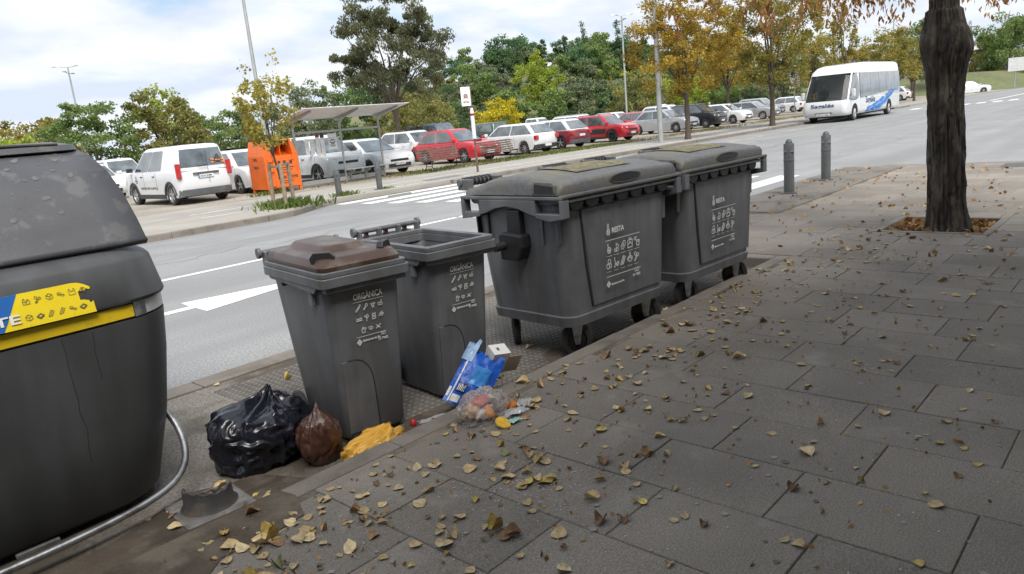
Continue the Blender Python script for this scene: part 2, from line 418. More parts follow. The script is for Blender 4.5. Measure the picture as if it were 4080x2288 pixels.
road = struct(sheet('road', [(-60, 5.05), (15.62, 5.05), (15.62, -70), (190, -70), (190, 16.6), (-60, 16.6)], ZR, M_asph))

# near pavement: mortar bed with slabs laid on it
PX1 = 15.6
pit = (8.30, 9.22, 1.42, 2.34)
bed = MB()
for x0, x1, y0, y1 in [(-6, pit[0], -4, 2.70), (pit[0], pit[1], -4, pit[2]), (pit[0], pit[1], pit[3], 2.70), (pit[1], PX1-.14, -4, 2.70), (6.75, PX1-.14, 2.70, 5.05)]:
    bed.box(((x0+x1)/2, (y0+y1)/2, -0.158), (x1-x0, y1-y0, 0.302))
pave = struct(bed.build('pavement', M_joint))
_slab = {}
def slabmesh(w, l):
    key = (round(w, 3), round(l, 3))
    if key not in _slab:
        e = 0.0035; a, b = w/2, l/2
        top = [(-a+e, -b+e, 0), (a-e, -b+e, 0), (a-e, b-e, 0), (-a+e, b-e, 0)]
        mid = [(-a, -b, -e), (a, -b, -e), (a, b, -e), (-a, b, -e)]
        bot = [(x, y, -0.03) for x, y, _ in mid]
        mb = MB(); mb.add(top+mid+bot, [(0, 1, 2, 3)]+[(4+i, 4+(i+1) % 4, (i+1) % 4, i) for i in range(4)]+[(8+i, 8+(i+1) % 4, 4+(i+1) % 4, 4+i) for i in range(4)])
        _slab[key] = mb.mesh('slab', M_slab)
    return _slab[key]
def rect_sub(r, h):
    x0, x1, y0, y1 = r
    if x1 <= h[0] or x0 >= h[1] or y1 <= h[2] or y0 >= h[3]: return [r]
    out = []
    if y0 < h[2]: out.append((x0, x1, y0, h[2]))
    if y1 > h[3]: out.append((x0, x1, h[3], y1))
    a, b = max(y0, h[2]), min(y1, h[3])
    if x0 < h[0]: out.append((x0, h[0], a, b))
    if x1 > h[1]: out.append((h[1], x1, a, b))
    return [q for q in out if q[1]-q[0] > .03 and q[3]-q[2] > .03]
rs = random.Random(3)
PW, PL, GAP = 0.4085, 0.606, 0.0045
nslab = 0
pit_o = (pit[0]-.075, pit[1]+.075, pit[2]-.075, pit[3]+.075)
for k in range(-3, 35):
    xa = 1.497 + k*PW; xb = xa + PW
    if xb > PX1-.14: break
    ph = 0.431 if k % 2 == 0 else 0.231
    ymax = 2.70 if xa < 6.75 else (5.05 if not (xa > 9.2 and xb < 15.3) else 3.9)
    ymin = max(-1.0, xa*0.14 - 0.9)
    j = math.floor((ymin-ph)/PL)
    while ph + j*PL < ymax:
        ya, yb = ph + j*PL, min(ph + (j+1)*PL, ymax); j += 1
        if yb-ya < .05: continue
        for q in rect_sub((xa, xb, ya, yb), pit_o):
            w, l = q[1]-q[0]-GAP, q[3]-q[2]-GAP
            o = link('slab', slabmesh(w, l), pave)
            o.location = ((q[0]+q[1])/2, (q[2]+q[3])/2, rs.uniform(-.0022, .0012))
            o.rotation_euler = (rs.uniform(-.003, .003), rs.uniform(-.003, .003), rs.uniform(-.002, .002)); nslab += 1
tp = sheet('tactile_strip', [(9.45, 3.91), (15.3, 3.91), (15.3, 5.04), (9.45, 5.04)], 0.001, M_tact, pave)
sheet('plain_strip', [(-6, -4), (PX1-.15, -4), (PX1-.15, 1.0), (5, -1.03), (-6, -1.03)], -0.0045, M_slab, pave)
mh = MB().box((14.9, 2.0, 0.0), (.62, .62, .012)); mh.build('manhole_cover', mat('cast_iron', (0.10, 0.10, 0.10), 0.6, metal=0.4, bump=0.4, bs=60), pave, bev=.004)

# kerbs: separate stones
kerb = struct(MB().box((0.375, 2.765, -0.26), (12.75, 0.125, 0.08)).build('kerb', M_kerb))
def kerbstone(p0, p1, w, ztop, zbot, parent, up=0.012):
    p0, p1 = Vector((*p0, 0)), Vector((*p1, 0)); d = p1-p0; L = d.length-0.006
    mb = MB().box((0, 0, (ztop+zbot)/2), (L, w, ztop-zbot))
    o = mb.build('kerb_stone', M_kerb, parent, bev=up, seg=2); o.location = ((p0.x+p1.x)/2, (p0.y+p1.y)/2, rs.uniform(-.002, .002)); o.rotation_euler = (0, 0, math.atan2(d.y, d.x)); return o
x = -6.0
while x < 6.7:
    x2 = min(x+1.0, 6.75); kerbstone((x, 2.765), (x2, 2.765), 0.125, 0.001, -0.22, kerb); x = x2
kp = [(6.68, 2.83), (6.68, 5.12)] 
kerbstone((6.685, 2.835), (6.685, 5.0), .12, .001, -.22, kerb)
edge = [(6.62, 5.12), (7.6, 5.12), (8.6, 5.12), (9.6, 5.12), (10.6, 5.12), (11.6, 5.12), (12.6, 5.12), (13.6, 5.12), (14.6, 5.12), (15.1, 5.0), (15.42, 4.65), (15.53, 4.1), (15.53, 3.1), (15.53, 2.1), (15.53, 1.1), (15.53, 0.1), (15.53, -.9), (15.53, -1.9)]
for i, (a, b) in enumerate(zip(edge, edge[1:])):
    low = 10.0 < (a[0]+b[0])/2 < 14.7 and a[1] > 5
    kerbstone(a, b, 0.14, -0.06 if low else 0.001, -0.3, kerb)
# bay where the containers stand
bay = struct(sheet('container_bay', [(-6, 2.80), (6.65, 2.80), (6.65, 4.84), (-6, 4.84)], ZR, M_bay))
sheet('tactile_paving', [(2.0, 2.95), (6.4, 2.95), (6.4, 4.70), (2.0, 4.70)], ZR+.004, M_tact, bay)
rsl = random.Random(12)
edge_s = [(-.3+.14*i, 3.02+.10*sin(i*.7)+rsl.uniform(-.05, .09)+(.22 if i < 14 else 0)) for i in range(49)]
sheet('soil_patch', [(-.3, 2.832), (6.42, 2.832)]+edge_s[::-1], ZR+.006, mat('trodden_soil', (.085, .066, .048), .95, var=.35, vs=5, bump=.8, bs=45, geo=True, stain=(.15, .125, .095), ss=4, sthr=(.5, .65)), bay)
x = -6.0
while x < 6.6:
    x2 = min(x+.8, 6.65); o = kerbstone((x, 4.945), (x2, 4.945), 0.205, ZR+.012, -.3, bay, .006); x = x2
rso = random.Random(31)
sp2 = [(-.5, 2.826), (1.40, 2.826), (1.42, 2.72)] + [(1.35-.12*i, 2.60-.03*i+rso.uniform(-.06, .06)) for i in range(12)] + [(-.5, 2.1)]
sheet('soil_spill', sp2, .0042, mat('trodden_soil', (.085, .066, .048), .95), pave)
# tree pit
tpit = struct(sheet('tree_pit', [(pit[0], pit[2]), (pit[1], pit[2]), (pit[1], pit[3]), (pit[0], pit[3])], -0.085, M_soil))
for (a, b, w) in (((pit_o[0], pit[2]-.04), (pit_o[1], pit[2]-.04), .07), ((pit_o[0], pit[3]+.04), (pit_o[1], pit[3]+.04), .07), ((pit[0]-.04, pit[2]), (pit[0]-.04, pit[3]), .07), ((pit[1]+.04, pit[2]), (pit[1]+.04, pit[3]), .07)):
    kerbstone(a, b, w, 0.004, -.14, tpit, .006)

# road markings
def mark(name, poly, z=ZR+.004, m=None): return sheet(name, poly, z, m or M_white, road)
mark('lane_arrow', [(1.2, 7.46), (3.16, 7.48), (3.15, 7.20), (4.75, 7.57), (3.19, 7.89), (3.16, 7.62), (1.2, 7.60)])
mark('centre_line', [(-40, 9.63), (8.95, 9.55), (8.95, 9.67), (-40, 9.75)])
mark('stop_line', [(8.9, 5.5), (9.3, 5.5), (9.75, 9.95), (9.0, 9.62)])
for i in range(13):
    yc = 15.2 - 0.84*i; xl = 10.35 + .165*i*.84
    mark('zebra_stripe', [(xl, yc-.21), (14.9, yc-.21), (14.9, yc+.21), (xl, yc+.21)])
for i in range(9):
    mark('lane_dash', [(20+4.5*i, 10.2), (22.2+4.5*i, 10.2), (22.2+4.5*i, 10.32), (20+4.5*i, 10.32)]) if False else None
for a in range(8):   # give-way dashes across the junction mouth
    xc, yc = 53.0+.75*a, 13.5-.78*a
    mark('give_way_dash', [(xc, yc), (xc+.5, yc-.45), (xc+2.4, yc-.30), (xc+1.9, yc+.15)])
mark('edge_line', [(61, 10.3), (120, 10.3), (120, 10.5), (61, 10.5)])
for i in range(4):
    mark('bus_bay_line', [(22+6*i, 13.55), (25.2+6*i, 13.55), (25.2+6*i, 13.72), (22+6*i, 13.72)], m=M_yell)

M_patch2 = mat('asphalt_new', (.225, .228, .232), .85, geo=True, grain=.4, gs=60, var=.1, vs=1.0)
for i, pl_ in enumerate(([(-8, 12.6), (10.2, 11.9), (9.8, 13.9), (-8, 13.6)], [(16, 6.2), (34, 6.6), (33, 9.0), (16.5, 8.4)], [(5.2, 5.5), (8.2, 5.45), (8.1, 6.6), (5.3, 6.5)])): sheet('asphalt_patch', pl_, ZR+.002, M_patch2, road)
M_tar = mat('tar_seal', (.10, .10, .10), .7, geo=True)
rtar = random.Random(6)
for x0, y0, x1, y1 in ((2.5, 11.4, 9, 10.7), (16, 9.5, 40, 11.5), (17, 7.0, 30, 6.3), (4.6, 5.6, 6.8, 8.9)):
    n_ = 60; ph_ = rtar.uniform(0, 6); P_ = [(x0+(x1-x0)*i/n_+rtar.uniform(-.03, .03), y0+(y1-y0)*i/n_+rtar.uniform(-.05, .05)+.16*sin(i*.33+ph_)+.08*sin(i*.9)) for i in range(n_+1)]
    mb_ = MB(); mb_.v = [(x, y+d, ZR+.003) for x, y in P_ for d in (-.007, .007)]; mb_.f = [(2*i, 2*i+2, 2*i+3, 2*i+1) for i in range(n_)]; mb_.build('road_crack', M_tar, road)
# far pavement, with a rounded nose before the crossing
fk = [(-60, 14.38), (7.9, 14.40), (8.6, 14.55), (9.3, 15.0), (9.9, 15.45), (10.4, 15.62), (100, 15.62)]
fp = MB(); poly = fk + [(100, 19.3), (-60, 19.3)]
fp.prism(poly, 'Z', -0.3, 0.02)
fpave = struct(fp.build('far_pavement', M_fpave))
for a, b in zip(fk, fk[1:]):
    L = math.hypot(b[0]-a[0], b[1]-a[1]); n = max(1, int(L/1.0)); 
    if L > 20: n = int(L/2.0)
    for i in range(n):
        p = (a[0]+(b[0]-a[0])*i/n, a[1]+(b[1]-a[1])*i/n); q = (a[0]+(b[0]-a[0])*(i+1)/n, a[1]+(b[1]-a[1])*(i+1)/n)
        if q[0] < -3 or p[0] > 60: continue
        kerbstone((p[0], p[1]-.07), (q[0], q[1]-.07), .15, -.07 if 10.2 < q[0] < 16 else .022, -.3, fpave)
for y0, x0, x1, w in ((17.3, 7.6, 60, .09), (16.1, 7.3, 10.9, .07), (16.1, 12.6, 40, .07)):
    sheet('cycle_lane_line', [(x0, y0-w/2), (x1, y0-w/2), (x1, y0+w/2), (x0, y0+w/2)], .024, M_thin, fpave)
M_patch = mat('asphalt_patch', (0.17, 0.168, 0.165), .9, geo=True, grain=.2, gs=60)
for x0, x1, y0, y1 in ((14.2, 15.6, 16.25, 16.9), (31, 44, 16.6, 18.0), (11.6, 12.4, 14.9, 15.3)):
    sheet('asphalt_patch', [(x0, y0), (x1, y0), (x1+.3, y1), (x0+.3, y1)], .0245 if y1 > 15.5 else ZR+.0045, M_patch, fpave)
park = struct(sheet('parking_ground', [(-60, 19.3), (100, 19.3), (120, 60), (-60, 62)], 0.0, M_gravel))

# wooded hill beyond the car park and a far ridge
def hillmesh(name, fn, x0, x1, y0, y1, nx, ny, m):
    v = [(x0+(x1-x0)*i/nx, y0+(y1-y0)*j/ny) for j in range(ny+1) for i in range(nx+1)]
    v = [(x, y, fn(x, y)) for x, y in v]
    f = [(j*(nx+1)+i, j*(nx+1)+i+1, (j+1)*(nx+1)+i+1, (j+1)*(nx+1)+i) for j in range(ny) for i in range(nx)]
    mb = MB(); mb.add(v, f); return struct(mb.build(name, m, smooth=60))
def sstep(a, b, x):
    t = max(0, min(1, (x-a)/(b-a))); return t*t*(3-2*t)
def hill(x, y):
    u = (x-150)/70.0; v = (y-112)/46.0
    return 13.5*math.exp(-(u*u)**1.3)*math.exp(-(v*v)**1.2) *(1+.05*sin(x*.11)*cos(y*.13)) - .5
hillmesh('hill', hill, 60, 300, 50, 220, 40, 30, M_terr)
def ridge(x, y): return 95*math.exp(-((x-2200)/500.0)**2)*(.7+.3*sin(y*.004+1)+.12*sin(y*.013)) - 2
hillmesh('far_hills', ridge, 1500, 2580, -600, 2300, 24, 60, mat('far_wood_haze', (0.14, 0.19, 0.25), 1.0, var=.2, vs=.01, geo=True))  # blue-grey haze of distance put into the hill colour
def bank(x, y): return 2.6*sstep(14.5, 24, y + (x-105)*.05)*sstep(100, 118, x)*(1-sstep(150, 165, x)) - .2
hillmesh('grass_bank', bank, 96, 170, 2, 60, 30, 24, M_terr)

# ------------------------------------------------------------------ waste containers
M_gp = mat('grey_plastic', (0.135, 0.141, 0.154), 0.42, var=0.14, vs=5, streak=((9, 9, 1.1), (.085, .084, .082), .6), bump=0.06, bs=220, spec=0.5, stain=(0.085, 0.083, 0.078), ss=4.5, sthr=(0.52, 0.70), samt=0.55)
M_gp2 = mat('grey_plastic_lid', (0.118, 0.120, 0.124), 0.5, var=0.22, vs=30, bump=0.3, bs=160, stain=(0.155, 0.145, 0.095), ss=3.2, sthr=(0.46, 0.64), samt=0.8)
M_dk = mat('dark_plastic', (0.018, 0.018, 0.02), 0.45, bump=.08, bs=150)
M_blk = mat('rubber', (0.02, 0.02, 0.02), 0.7, var=.2, vs=20, stain=(.06, .055, .045), ss=9, sthr=(.5, .7), samt=.6)
M_zinc = mat('galvanised_steel', (0.42, 0.43, 0.44), 0.42, metal=0.9, var=.15, vs=40, stain=(.25, .25, .25), ss=12)
M_brown = mat('brown_plastic_lid', (0.062, 0.032, 0.020), 0.32, var=.2, vs=8, bump=.15, bs=120, stain=(0.15, 0.13, 0.10), ss=5.5, sthr=(.50, .66), samt=.7)
M_prt = mat('white_print', (0.78, 0.79, 0.78), 0.6, var=.1, vs=60, stain=(.2, .2, .2), ss=60, sthr=(.6, .66), samt=.7)
M_lich = mat('old_yellow_sticker', (0.21, 0.18, 0.085), 0.75, var=.3, vs=24, bump=.3, bs=120, stain=(.09, .088, .075), ss=22, sthr=(.46, .58), samt=.9)

def wheel_small(parent, c, r, w, rz=0.0, name='wheel'):
    mb = MB().lathe([(r*.62, -w/2), (r*.9, -w/2), (r, -w*.3), (r, w*.3), (r*.9, w/2), (r*.62, w/2)], 24, (0, 0, 0), 'Y', False)
    o = mb.build(name, M_blk, parent, smooth=35); o.location = c; o.rotation_euler = (0, 0, rz)
    h = MB().lathe([(r*.12, -w*.42), (r*.3, -w*.40), (r*.6, -w*.25), (r*.66, 0), (r*.6, w*.25), (r*.3, w*.4), (r*.12, w*.42)], 20, (0, 0, 0), 'Y').build('hub', M_dk, o, smooth=35)
    return o

def side_w(t): return t

def resta_print(t, o, rgt, up, s):
    """white print on the front of the big container; s = unit"""
    R, U = Vector(rgt), Vector(up); O = Vector(o)
    def at(x, y): return O + R*x*s + U*y*s
    strokes([arc(.5, .28, .28), [(.3, .5), (.45, .72), (.38, .95)], [(.7, .5), (.55, .72), (.62, .95)], arc(.5, 1.0, .14), [(.36, .15), (.64, .42)], [(.36, .42), (.64, .15)]], .09, M_prt, at(.0, 4.15), R, U, .55*s, t)
    text('RESTA', .42*s, at(.62, 4.25), R, U, M_prt, t, .015)
    strokes([[(0, 0), (3.4, 0)]], .03, M_prt, at(0, 3.75), R, U, s, t, 'rule_line')
    for i, k in enumerate(['pan', 'swab', 'cloth', 'frame', 'cup']):
        strokes(ICON[k], .085, M_prt, at(.02+.69*i, 2.75), R, U, .58*s, t)
        strokes([[(0, 0), (.5, 0)]], .02, M_prt, at(.05+.69*i, 2.58), R, U, s, t, 'caption_line')
    for i, k in enumerate(['diaper', 'brush', 'tubes', 'cheese', 'pots']):
        strokes(ICON[k], .085, M_prt, at(.0+.68*i, 1.62), R, U, .58*s, t)
        strokes([[(0, 0), (.42, 0)]], .02, M_prt, at(.03+.68*i, 1.42), R, U, s, t, 'caption_line')
    strokes([[(0, 0), (3.4, 0)]], .03, M_prt, at(0, 1.05), R, U, s, t, 'rule_line')
    strokes(ICON['diamond'], .12, M_prt, at(-.02, .25), R, U, .36*s, t, 'town_emblem')
    text('Ajuntament de Vic', .17*s, at(.42, .36), R, U, M_prt, t, .01)
    strokes(ICON['loop'], .1, M_prt, at(2.75, .62), R, U, .5*s, t)
    text('TU TRIES', .2*s, at(2.55, .48), R, U, M_prt, t, .012)

def big_container(loc, rz, label, detail):
    t = thing('waste_container', label, 'container', loc, rz, 'large grey four wheeled containers in the bay'); t.scale = (.93, .91, 1.0)
    # body
    rings = []
    for z, x0, x1, y0, y1, r in [(.230, -.53, .53, -.385, .40, .10), (.240, -.562, .562, -.42, .43, .11), (.305, -.572, .572, -.43, .44, .11), (.312, -.558, .558, -.417, .427, .11),
                                 (.55, -.582, .582, -.425, .445, .11), (.80, -.602, .602, -.435, .46, .11), (1.06, -.62, .62, -.445, .47, .11)]:
        rings.append(rrect(x0, x1, y0, y1, r, z, 5))
    MB().loft(rings).build('body', M_gp, t, smooth=40)
    # front panel edge: sloping dark tube drawn as its shadow line
    def fy(z): return -.417 - (z-.292)/(1.06-.292)*.028
    def fx(z): return .532 + (z-.292)/(.768)*.088
    g = MB().tube([(-.43, fy(1.05)+.002, 1.05), (-.385, fy(.65)+.002, .65), (-.33, fy(.35)+.002, .345)], .009, 6)
    g.build('panel_shadow_line', M_dk, t, smooth=60)
    g = MB().prism([(-.42, 1.0), (.53, 1.0), (.50, .345), (-.32, .345)], 'Y', 0, .012)
    g.v = [(x, fy(z)+y-.010, z) for x, y, z in g.v]
    g.build('front_panel', M_gp, t, bev=.004)
    # collar
    MB().loft([rrect(-.64, .64, -.465, .485, .10, 1.055, 5), rrect(-.645, .645, -.50, .49, .08, 1.07, 5), rrect(-.645, .645, -.50, .49, .08, 1.10, 5), rrect(-.64, .64, -.49, .485, .08, 1.108, 5)]).build('collar', M_gp, t, smooth=35)
    MB().box((0, -.505, 1.077), (1.33, .035, .022)).box((0, -.512, 1.108), (1.36, .05, .02)).build('front_lip', M_gp2, t, bev=.006)
    for i in range(7):
        xc = -.50+.165*i
        MB().prism([(xc-.075, 1.062), (xc-.068, 1.035), (xc-.04, 1.012), (xc, 1.005), (xc+.04, 1.012), (xc+.068, 1.035), (xc+.075, 1.062)], 'Y', -.49, -.44).build('lip_rib', M_dk, t, bev=.006)
    for sx in (-1, 1):
        x0, x1 = sx*.62, sx*.685
        a, b = min(x0, x1), max(x0, x1)
        arch = [(-.27, 1.09), (-.27, .985), (-.20, 1.0), (-.10, 1.03), (0.02, 1.045), (.14, 1.03), (.24, 1.0), (.31, .985), (.31, 1.09)]
        MB().prism(arch, 'X', a, b).build('side_collar', M_gp, t, bev=.006)
        e = MB().prism([(-.53, .975), (-.53, 1.09), (-.495, 1.09), (-.495, 1.005), (-.27, 1.005), (-.27, .975), (-.40, .955)], 'X', a, b).build('side_handle', M_gp, t, bev=.006)
        e = MB().prism([(.52, .955), (.52, 1.09), (.48, 1.09), (.48, 1.005), (.31, 1.005), (.31, .975), (.42, .965)], 'X', a, b)
        e.build('side_handle', M_gp, t, bev=.006)
        MB().box(((a+b)/2, -.005, 1.10), (.065, 1.05, .022)).build('side_rail', M_gp, t, bev=.005)
        for y in (-.40, -.26, .30, .42):
            MB().prism([(y-.012, .99), (y+.012, .99), (y+.004, .80), (y-.004, .80)], 'X', sx*.585 if sx > 0 else -.625, sx*.625 if sx > 0 else -.585).build('stiffener', M_dk if y > 0 else M_gp, t, bev=.003)
        # lifting trunnion
        MB().box((sx*.625, -.01, .93), (.07, .14, .18)).build('trunnion_post', M_dk, t, bev=.008)
        tr = MB().prism([(-.12, .86), (-.12, .78), (-.07, .69), (.11, .69), (.12, .86), (.07, .875)], 'X', min(sx*.59, sx*.70), max(sx*.59, sx*.70)).build('trunnion_block', M_dk, t, bev=.012)
        MB().tube([(sx*.68, .06, .79), (sx*.79, .06, .785)], .028, 12).build('trunnion_pin', M_dk, tr, smooth=40)
    # lid
    prof = [(-.50, 1.118), (-.505, 1.20), (-.49, 1.232), (-.45, 1.243), (-.30, 1.283), (-.15, 1.308), (0, 1.315), (.12, 1.305), (.22, 1.275), (.30, 1.235), (.38, 1.205), (.47, 1.19), (.49, 1.17), (.49, 1.118)]
    prof = [(y, 1.118+(z-1.118)*.60) for y, z in prof]
    lid_r = []
    for k, (x, ins, dz) in enumerate([(-.665, .03, -.05), (-.655, .008, -.02), (-.63, 0, 0), (-.47, 0, 0), (-.45, 0, .006), (0, 0, .012), (.45, 0, .006), (.47, 0, 0), (.63, 0, 0), (.655, .008, -.02), (.665, .03, -.05)]):
        lid_r.append([(x, y*(1-ins), 1.118 if z < 1.12 else max(1.12, z+dz)) for y, z in prof])
    lid = MB().loft(lid_r).build('lid', M_gp2, t, smooth=50)
    # lid handle and corner pockets; dark plates stand for the shade inside them
    MB().loft([[(.02+a*cos(q), -.497+d, 1.162+b*.62*sin(q)) for q in [pi*2*i/16 for i in range(16)]] for a, b, d in ((.175, .05, -.006), (.18, .053, -.012), (.165, .040, -.011), (.15, .032, .035))], False, True).build('lid_handle', M_gp2, lid, smooth=40)
    MB().loft([[(.02+.162*cos(q), y, 1.161+.021*sin(q)) for q in [pi*2*i/16 for i in range(16)]] for y in (-.512, -.49)]).build('handle_shade_plate', M_dk, lid)
    for sx in (-1, 1):
        p = MB().prism([(-.46, 1.128), (-.46, 1.178), (-.43, 1.198), (-.27, 1.205), (-.245, 1.185), (-.245, 1.128)], 'X', min(sx*.655, sx*.672), max(sx*.655, sx*.672)).build('corner_pocket', M_gp2, lid, bev=.006)
        MB().prism([(-.44, 1.135), (-.44, 1.172), (-.27, 1.188), (-.262, 1.135)], 'X', min(sx*.66, sx*.6735), max(sx*.66, sx*.6735)).build('pocket_shade_plate', M_dk, lid)
    st = MB()
    for i in range(6):
        for j in range(4):
            y0, y1 = -.33+.115*i, -.33+.115*(i+1)
            def lz(y): 
                for (ya, za), (yb, zb_) in zip(prof, prof[1:]):
                    if ya <= y <= yb: return za+(zb_-za)*(y-ya)/(yb-ya)
                return 1.2
            x0, x1 = -.30+.155*j, -.30+.155*(j+1)
            if y1 > .22: continue
            st.add([(x, y, lz(y)+.016) for x, y in ((x0, y0), (x1, y0), (x1, y1), (x0, y1))], [(0, 1, 2, 3)])
    st.build('sticker', M_lich, lid)
    for xc in (-.46, .42):
        h = MB().box((xc-.15, .53, 1.18), (.035, .15, .075)).box((xc+.15, .53, 1.18), (.035, .15, .075)).tube([(xc-.18, .575, 1.195), (xc+.18, .575, 1.195)], .028, 10)
        h = h.build('hinge_grip', M_gp, lid, bev=.004)
        r = MB()
        for i in range(7): r.tube([(xc-.12+.04*i-.012, .575, 1.197), (xc-.12+.04*i+.012, .575, 1.197)], .034, 10)
        r.build('grip_rib', M_dk, h)
    # castors
    for sx in (-1, 1):
        for sy in (-1, 1):
            x, y = sx*.42, sy*.32; a = detail.get((sx, sy), .3)
            f = MB(); R = Matrix.Rotation(a, 3, 'Z')
            for s2 in (-1, 1):
                q = MB().prism([(-.04, .25), (.05, .25), (.022, .13), (.018, .095), (-.018, .095), (-.028, .13)], 'Y', s2*.036-.002, s2*.036+.002)
                f.add([R @ Vector(p) + Vector((x, y, 0)) for p in q.v], q.f)
            f.box((x, y, .250), (.10, .10, .012), a)
            fk_ = f.build('castor_fork', M_zinc, t)
            p = R @ Vector((0, 0, .10))
            wheel_small(t, (x+p.x, y+p.y, .12), .12, .055, a)
    for k in range(3):
        pass
    o, r_, u = Vector((-.20, -.4555, .42)), Vector((1, 0, 0)), Vector((0, -.028, .768))
    resta_print(t, o, r_, u, .118)
    return t

big_container((4.115, 3.195, ZR), RAD(-4.0), 'large grey four wheeled container between the small open bin and its twin', {(-1, -1): RAD(-32), (1, -1): RAD(-48), (-1, 1): RAD(50), (1, 1): 0})
big_container((5.49, 3.15, ZR), RAD(-3.0), 'large grey four wheeled container at the bollard end of the bay', {(-1, -1): RAD(-20), (1, -1): RAD(-40), (-1, 1): RAD(60), (1, 1): 0})
# loose barcode label on the nearest container side
def small_bin(loc, rz, label, closed):
    t = thing('wheelie_bin', label, 'bin', loc, rz, 'grey two wheeled organic waste bins'); t.scale = (.80, .94, .985)
    # front towards -y; origin under the centre
    RING = [(.03, -.215, .215, -.27, .23, .05), (.05, -.225, .225, -.28, .25, .05), (.45, -.245, .245, -.315, .33, .055), (.88, -.268, .268, -.35, .40, .06)]
    rings = [rrect(x0, x1, y0, y1, r, z, 4) for z, x0, x1, y0, y1, r in RING]
    if closed:
        MB().loft(rings).build('body', M_gp, t, smooth=40)
    else:
        inner = [rrect(x0+.012, x1-.012, y0+.012, y1-.012, r, z, 4) for z, x0, x1, y0, y1, r in [(.955, -.285, .285, -.37, .42, .05)] + RING[::-1][:1] + [RING[2], (.10, -.22, .22, -.275, .24, .05)]]
        MB().loft(rings + [rrect(-.27, .27, -.352, .402, .06, .955, 4)] + inner).build('body', M_gp, t, smooth=40)
    # rim
    def ringband(z0, z1, x, y0, y1, r, inx=.05):
        m = MB()
        o1, o2 = rrect(-x, x, y0, y1, r, z0, 4), rrect(-x, x, y0, y1, r, z1, 4)
        i1, i2 = rrect(-x+inx, x-inx, y0+inx, y1-inx, r*.8, z1, 4), rrect(-x+inx, x-inx, y0+inx, y1-inx, r*.8, z0, 4)
        n = len(o1); m.v = o1+o2+i1+i2
        m.f = [(k*n+j, k*n+(j+1) % n, ((k+1) % 4)*n+(j+1) % n, ((k+1) % 4)*n+j) for k in range(4) for j in range(n)]
        return m
    ringband(.885, .935, .312, -.415, .435, .035, .06).build('rim', M_gp, t, smooth=35, bev=.004)
    ringband(.935, .962, .302, -.400, .425, .035, .05).build('rim_step', M_gp, t, smooth=35, bev=.004)
    for sx in (-1, 1):
        MB().box((sx*.28, -.20, .83), (.03, .05, .11)).build('rim_gusset', M_gp, t, bev=.006); MB().box((sx*.275, .22, .86), (.03, .05, .05)).build('rim_gusset', M_gp, t, bev=.006)
        MB().prism([(-.33, .885), (.36, .885), (.34, .868), (.0, .86), (-.28, .85)], 'X', min(sx*.265, sx*.305), max(sx*.265, sx*.305)).build('rim_skirt', M_gp, t, bev=.004)
    MB().box((0, -.372, .872), (.56, .05, .03)).build('front_skirt', M_gp, t, bev=.006)
    # moulded front panel: raised plate with an arched edge
    def fy(z): return -.28 - (z-.05)/.83*.07
    out = [(-.17, .47), (-.09, .465), (-.035, .43), (-.005, .37), (.005, .30), (.015, .06)]
    gp = chaikin(out, 2)
    MB().tube([(x, fy(z)-.001, z) for x, z in gp], .0065, 6).build('panel_shadow_line', M_dk, t, smooth=60)  # dark tube draws the shadow along the panel edge
    g = MB().prism([(x, z) for x, z in gp] + [(-.20, .06), (-.21, .47)], 'Y', 0, .01)
    g.v = [(x, fy(z)+y-.006, z) for x, y, z in g.v]
    g.build('front_panel', M_gp, t, bev=.003)
    # wheels and axle
    MB().tube([(-.27, .25, .10), (.27, .25, .10)], .012, 8).build('axle', M_zinc, t, smooth=60)
    for sx in (-1, 1): wheel_small(t, (sx*.27, .27, .10), .10, .05, pi/2)
    # hinge bar
    for x in (-.27, -.09, .09, .27): MB().box((x, .455, .965), (.022, .06, .09)).build('hinge_bracket', M_gp, t, bev=.005)
    MB().tube([(-.29, .485, 1.0), (.29, .485, 1.0)], .016, 12).build('handle_bar', M_gp, t, smooth=40)
    for x in (-.30, .30): MB().lathe([(.012, -.012), (.03, -.012), (.032, 0), (.03, .012), (.012, .012)], 16, (x, .485, 1.0), 'X').build('hinge_cap', M_gp, t, smooth=30)
    # lid
    def lidloft(m):
        R_ = [rrect(-.275, .275, -.37, .43, .06, .958, 4), rrect(-.285, .285, -.38, .44, .06, .965, 4), rrect(-.285, .285, -.38, .44, .06, .983, 4), rrect(-.262, .262, -.35, .43, .07, 1.018, 4),
              rrect(-.245, .245, -.33, .42, .07, 1.024, 4), rrect(-.16, .16, -.20, .33, .05, 1.034, 4), rrect(-.135, .135, -.17, .30, .05, 1.06, 4), rrect(-.12, .12, -.15, .28, .05, 1.064, 4)]
        return m.loft(R_)
    if closed:
        lid = lidloft(MB()).build('lid', M_brown, t, smooth=32)
        for sx, y in ((-1, -.30), (1, -.28)):
            g = MB().prism([(-.07, 1.0), (-.075, 1.03), (-.05, 1.055), (.05, 1.055), (.075, 1.03), (.07, 1.0)], 'Y', -.012, .03).build('lid_grip', M_dk, lid, bev=.004)
            g.location = (sx*.225, y, 0); g.rotation_euler = (0, 0, RAD(-38) if sx < 0 else RAD(38))
        for x in (-.18, 0, .18):
            MB().box((x, .43, 1.0), (.03, .09, .02)).build('lid_hinge', M_brown, lid, bev=.004)
    else:
        m = lidloft(MB())
        P = []
        for x, y, z in m.v:   # lid swung right over the hinge, hanging behind
            yy, zz_ = y-.485, z-1.0
            a = RAD(-258); P.append((x, .485 + yy*cos(a) - zz_*sin(a), 1.0 + yy*sin(a) + zz_*cos(a)))
        m.v = P
        lid = m.build('lid', M_brown, t, smooth=32)
        lr = MB()
        for x in (-.18, 0, .18): lr.box((x, .50, .965), (.03, .03, .09))
        lr.build('lid_hinge', M_brown, lid, bev=.004)
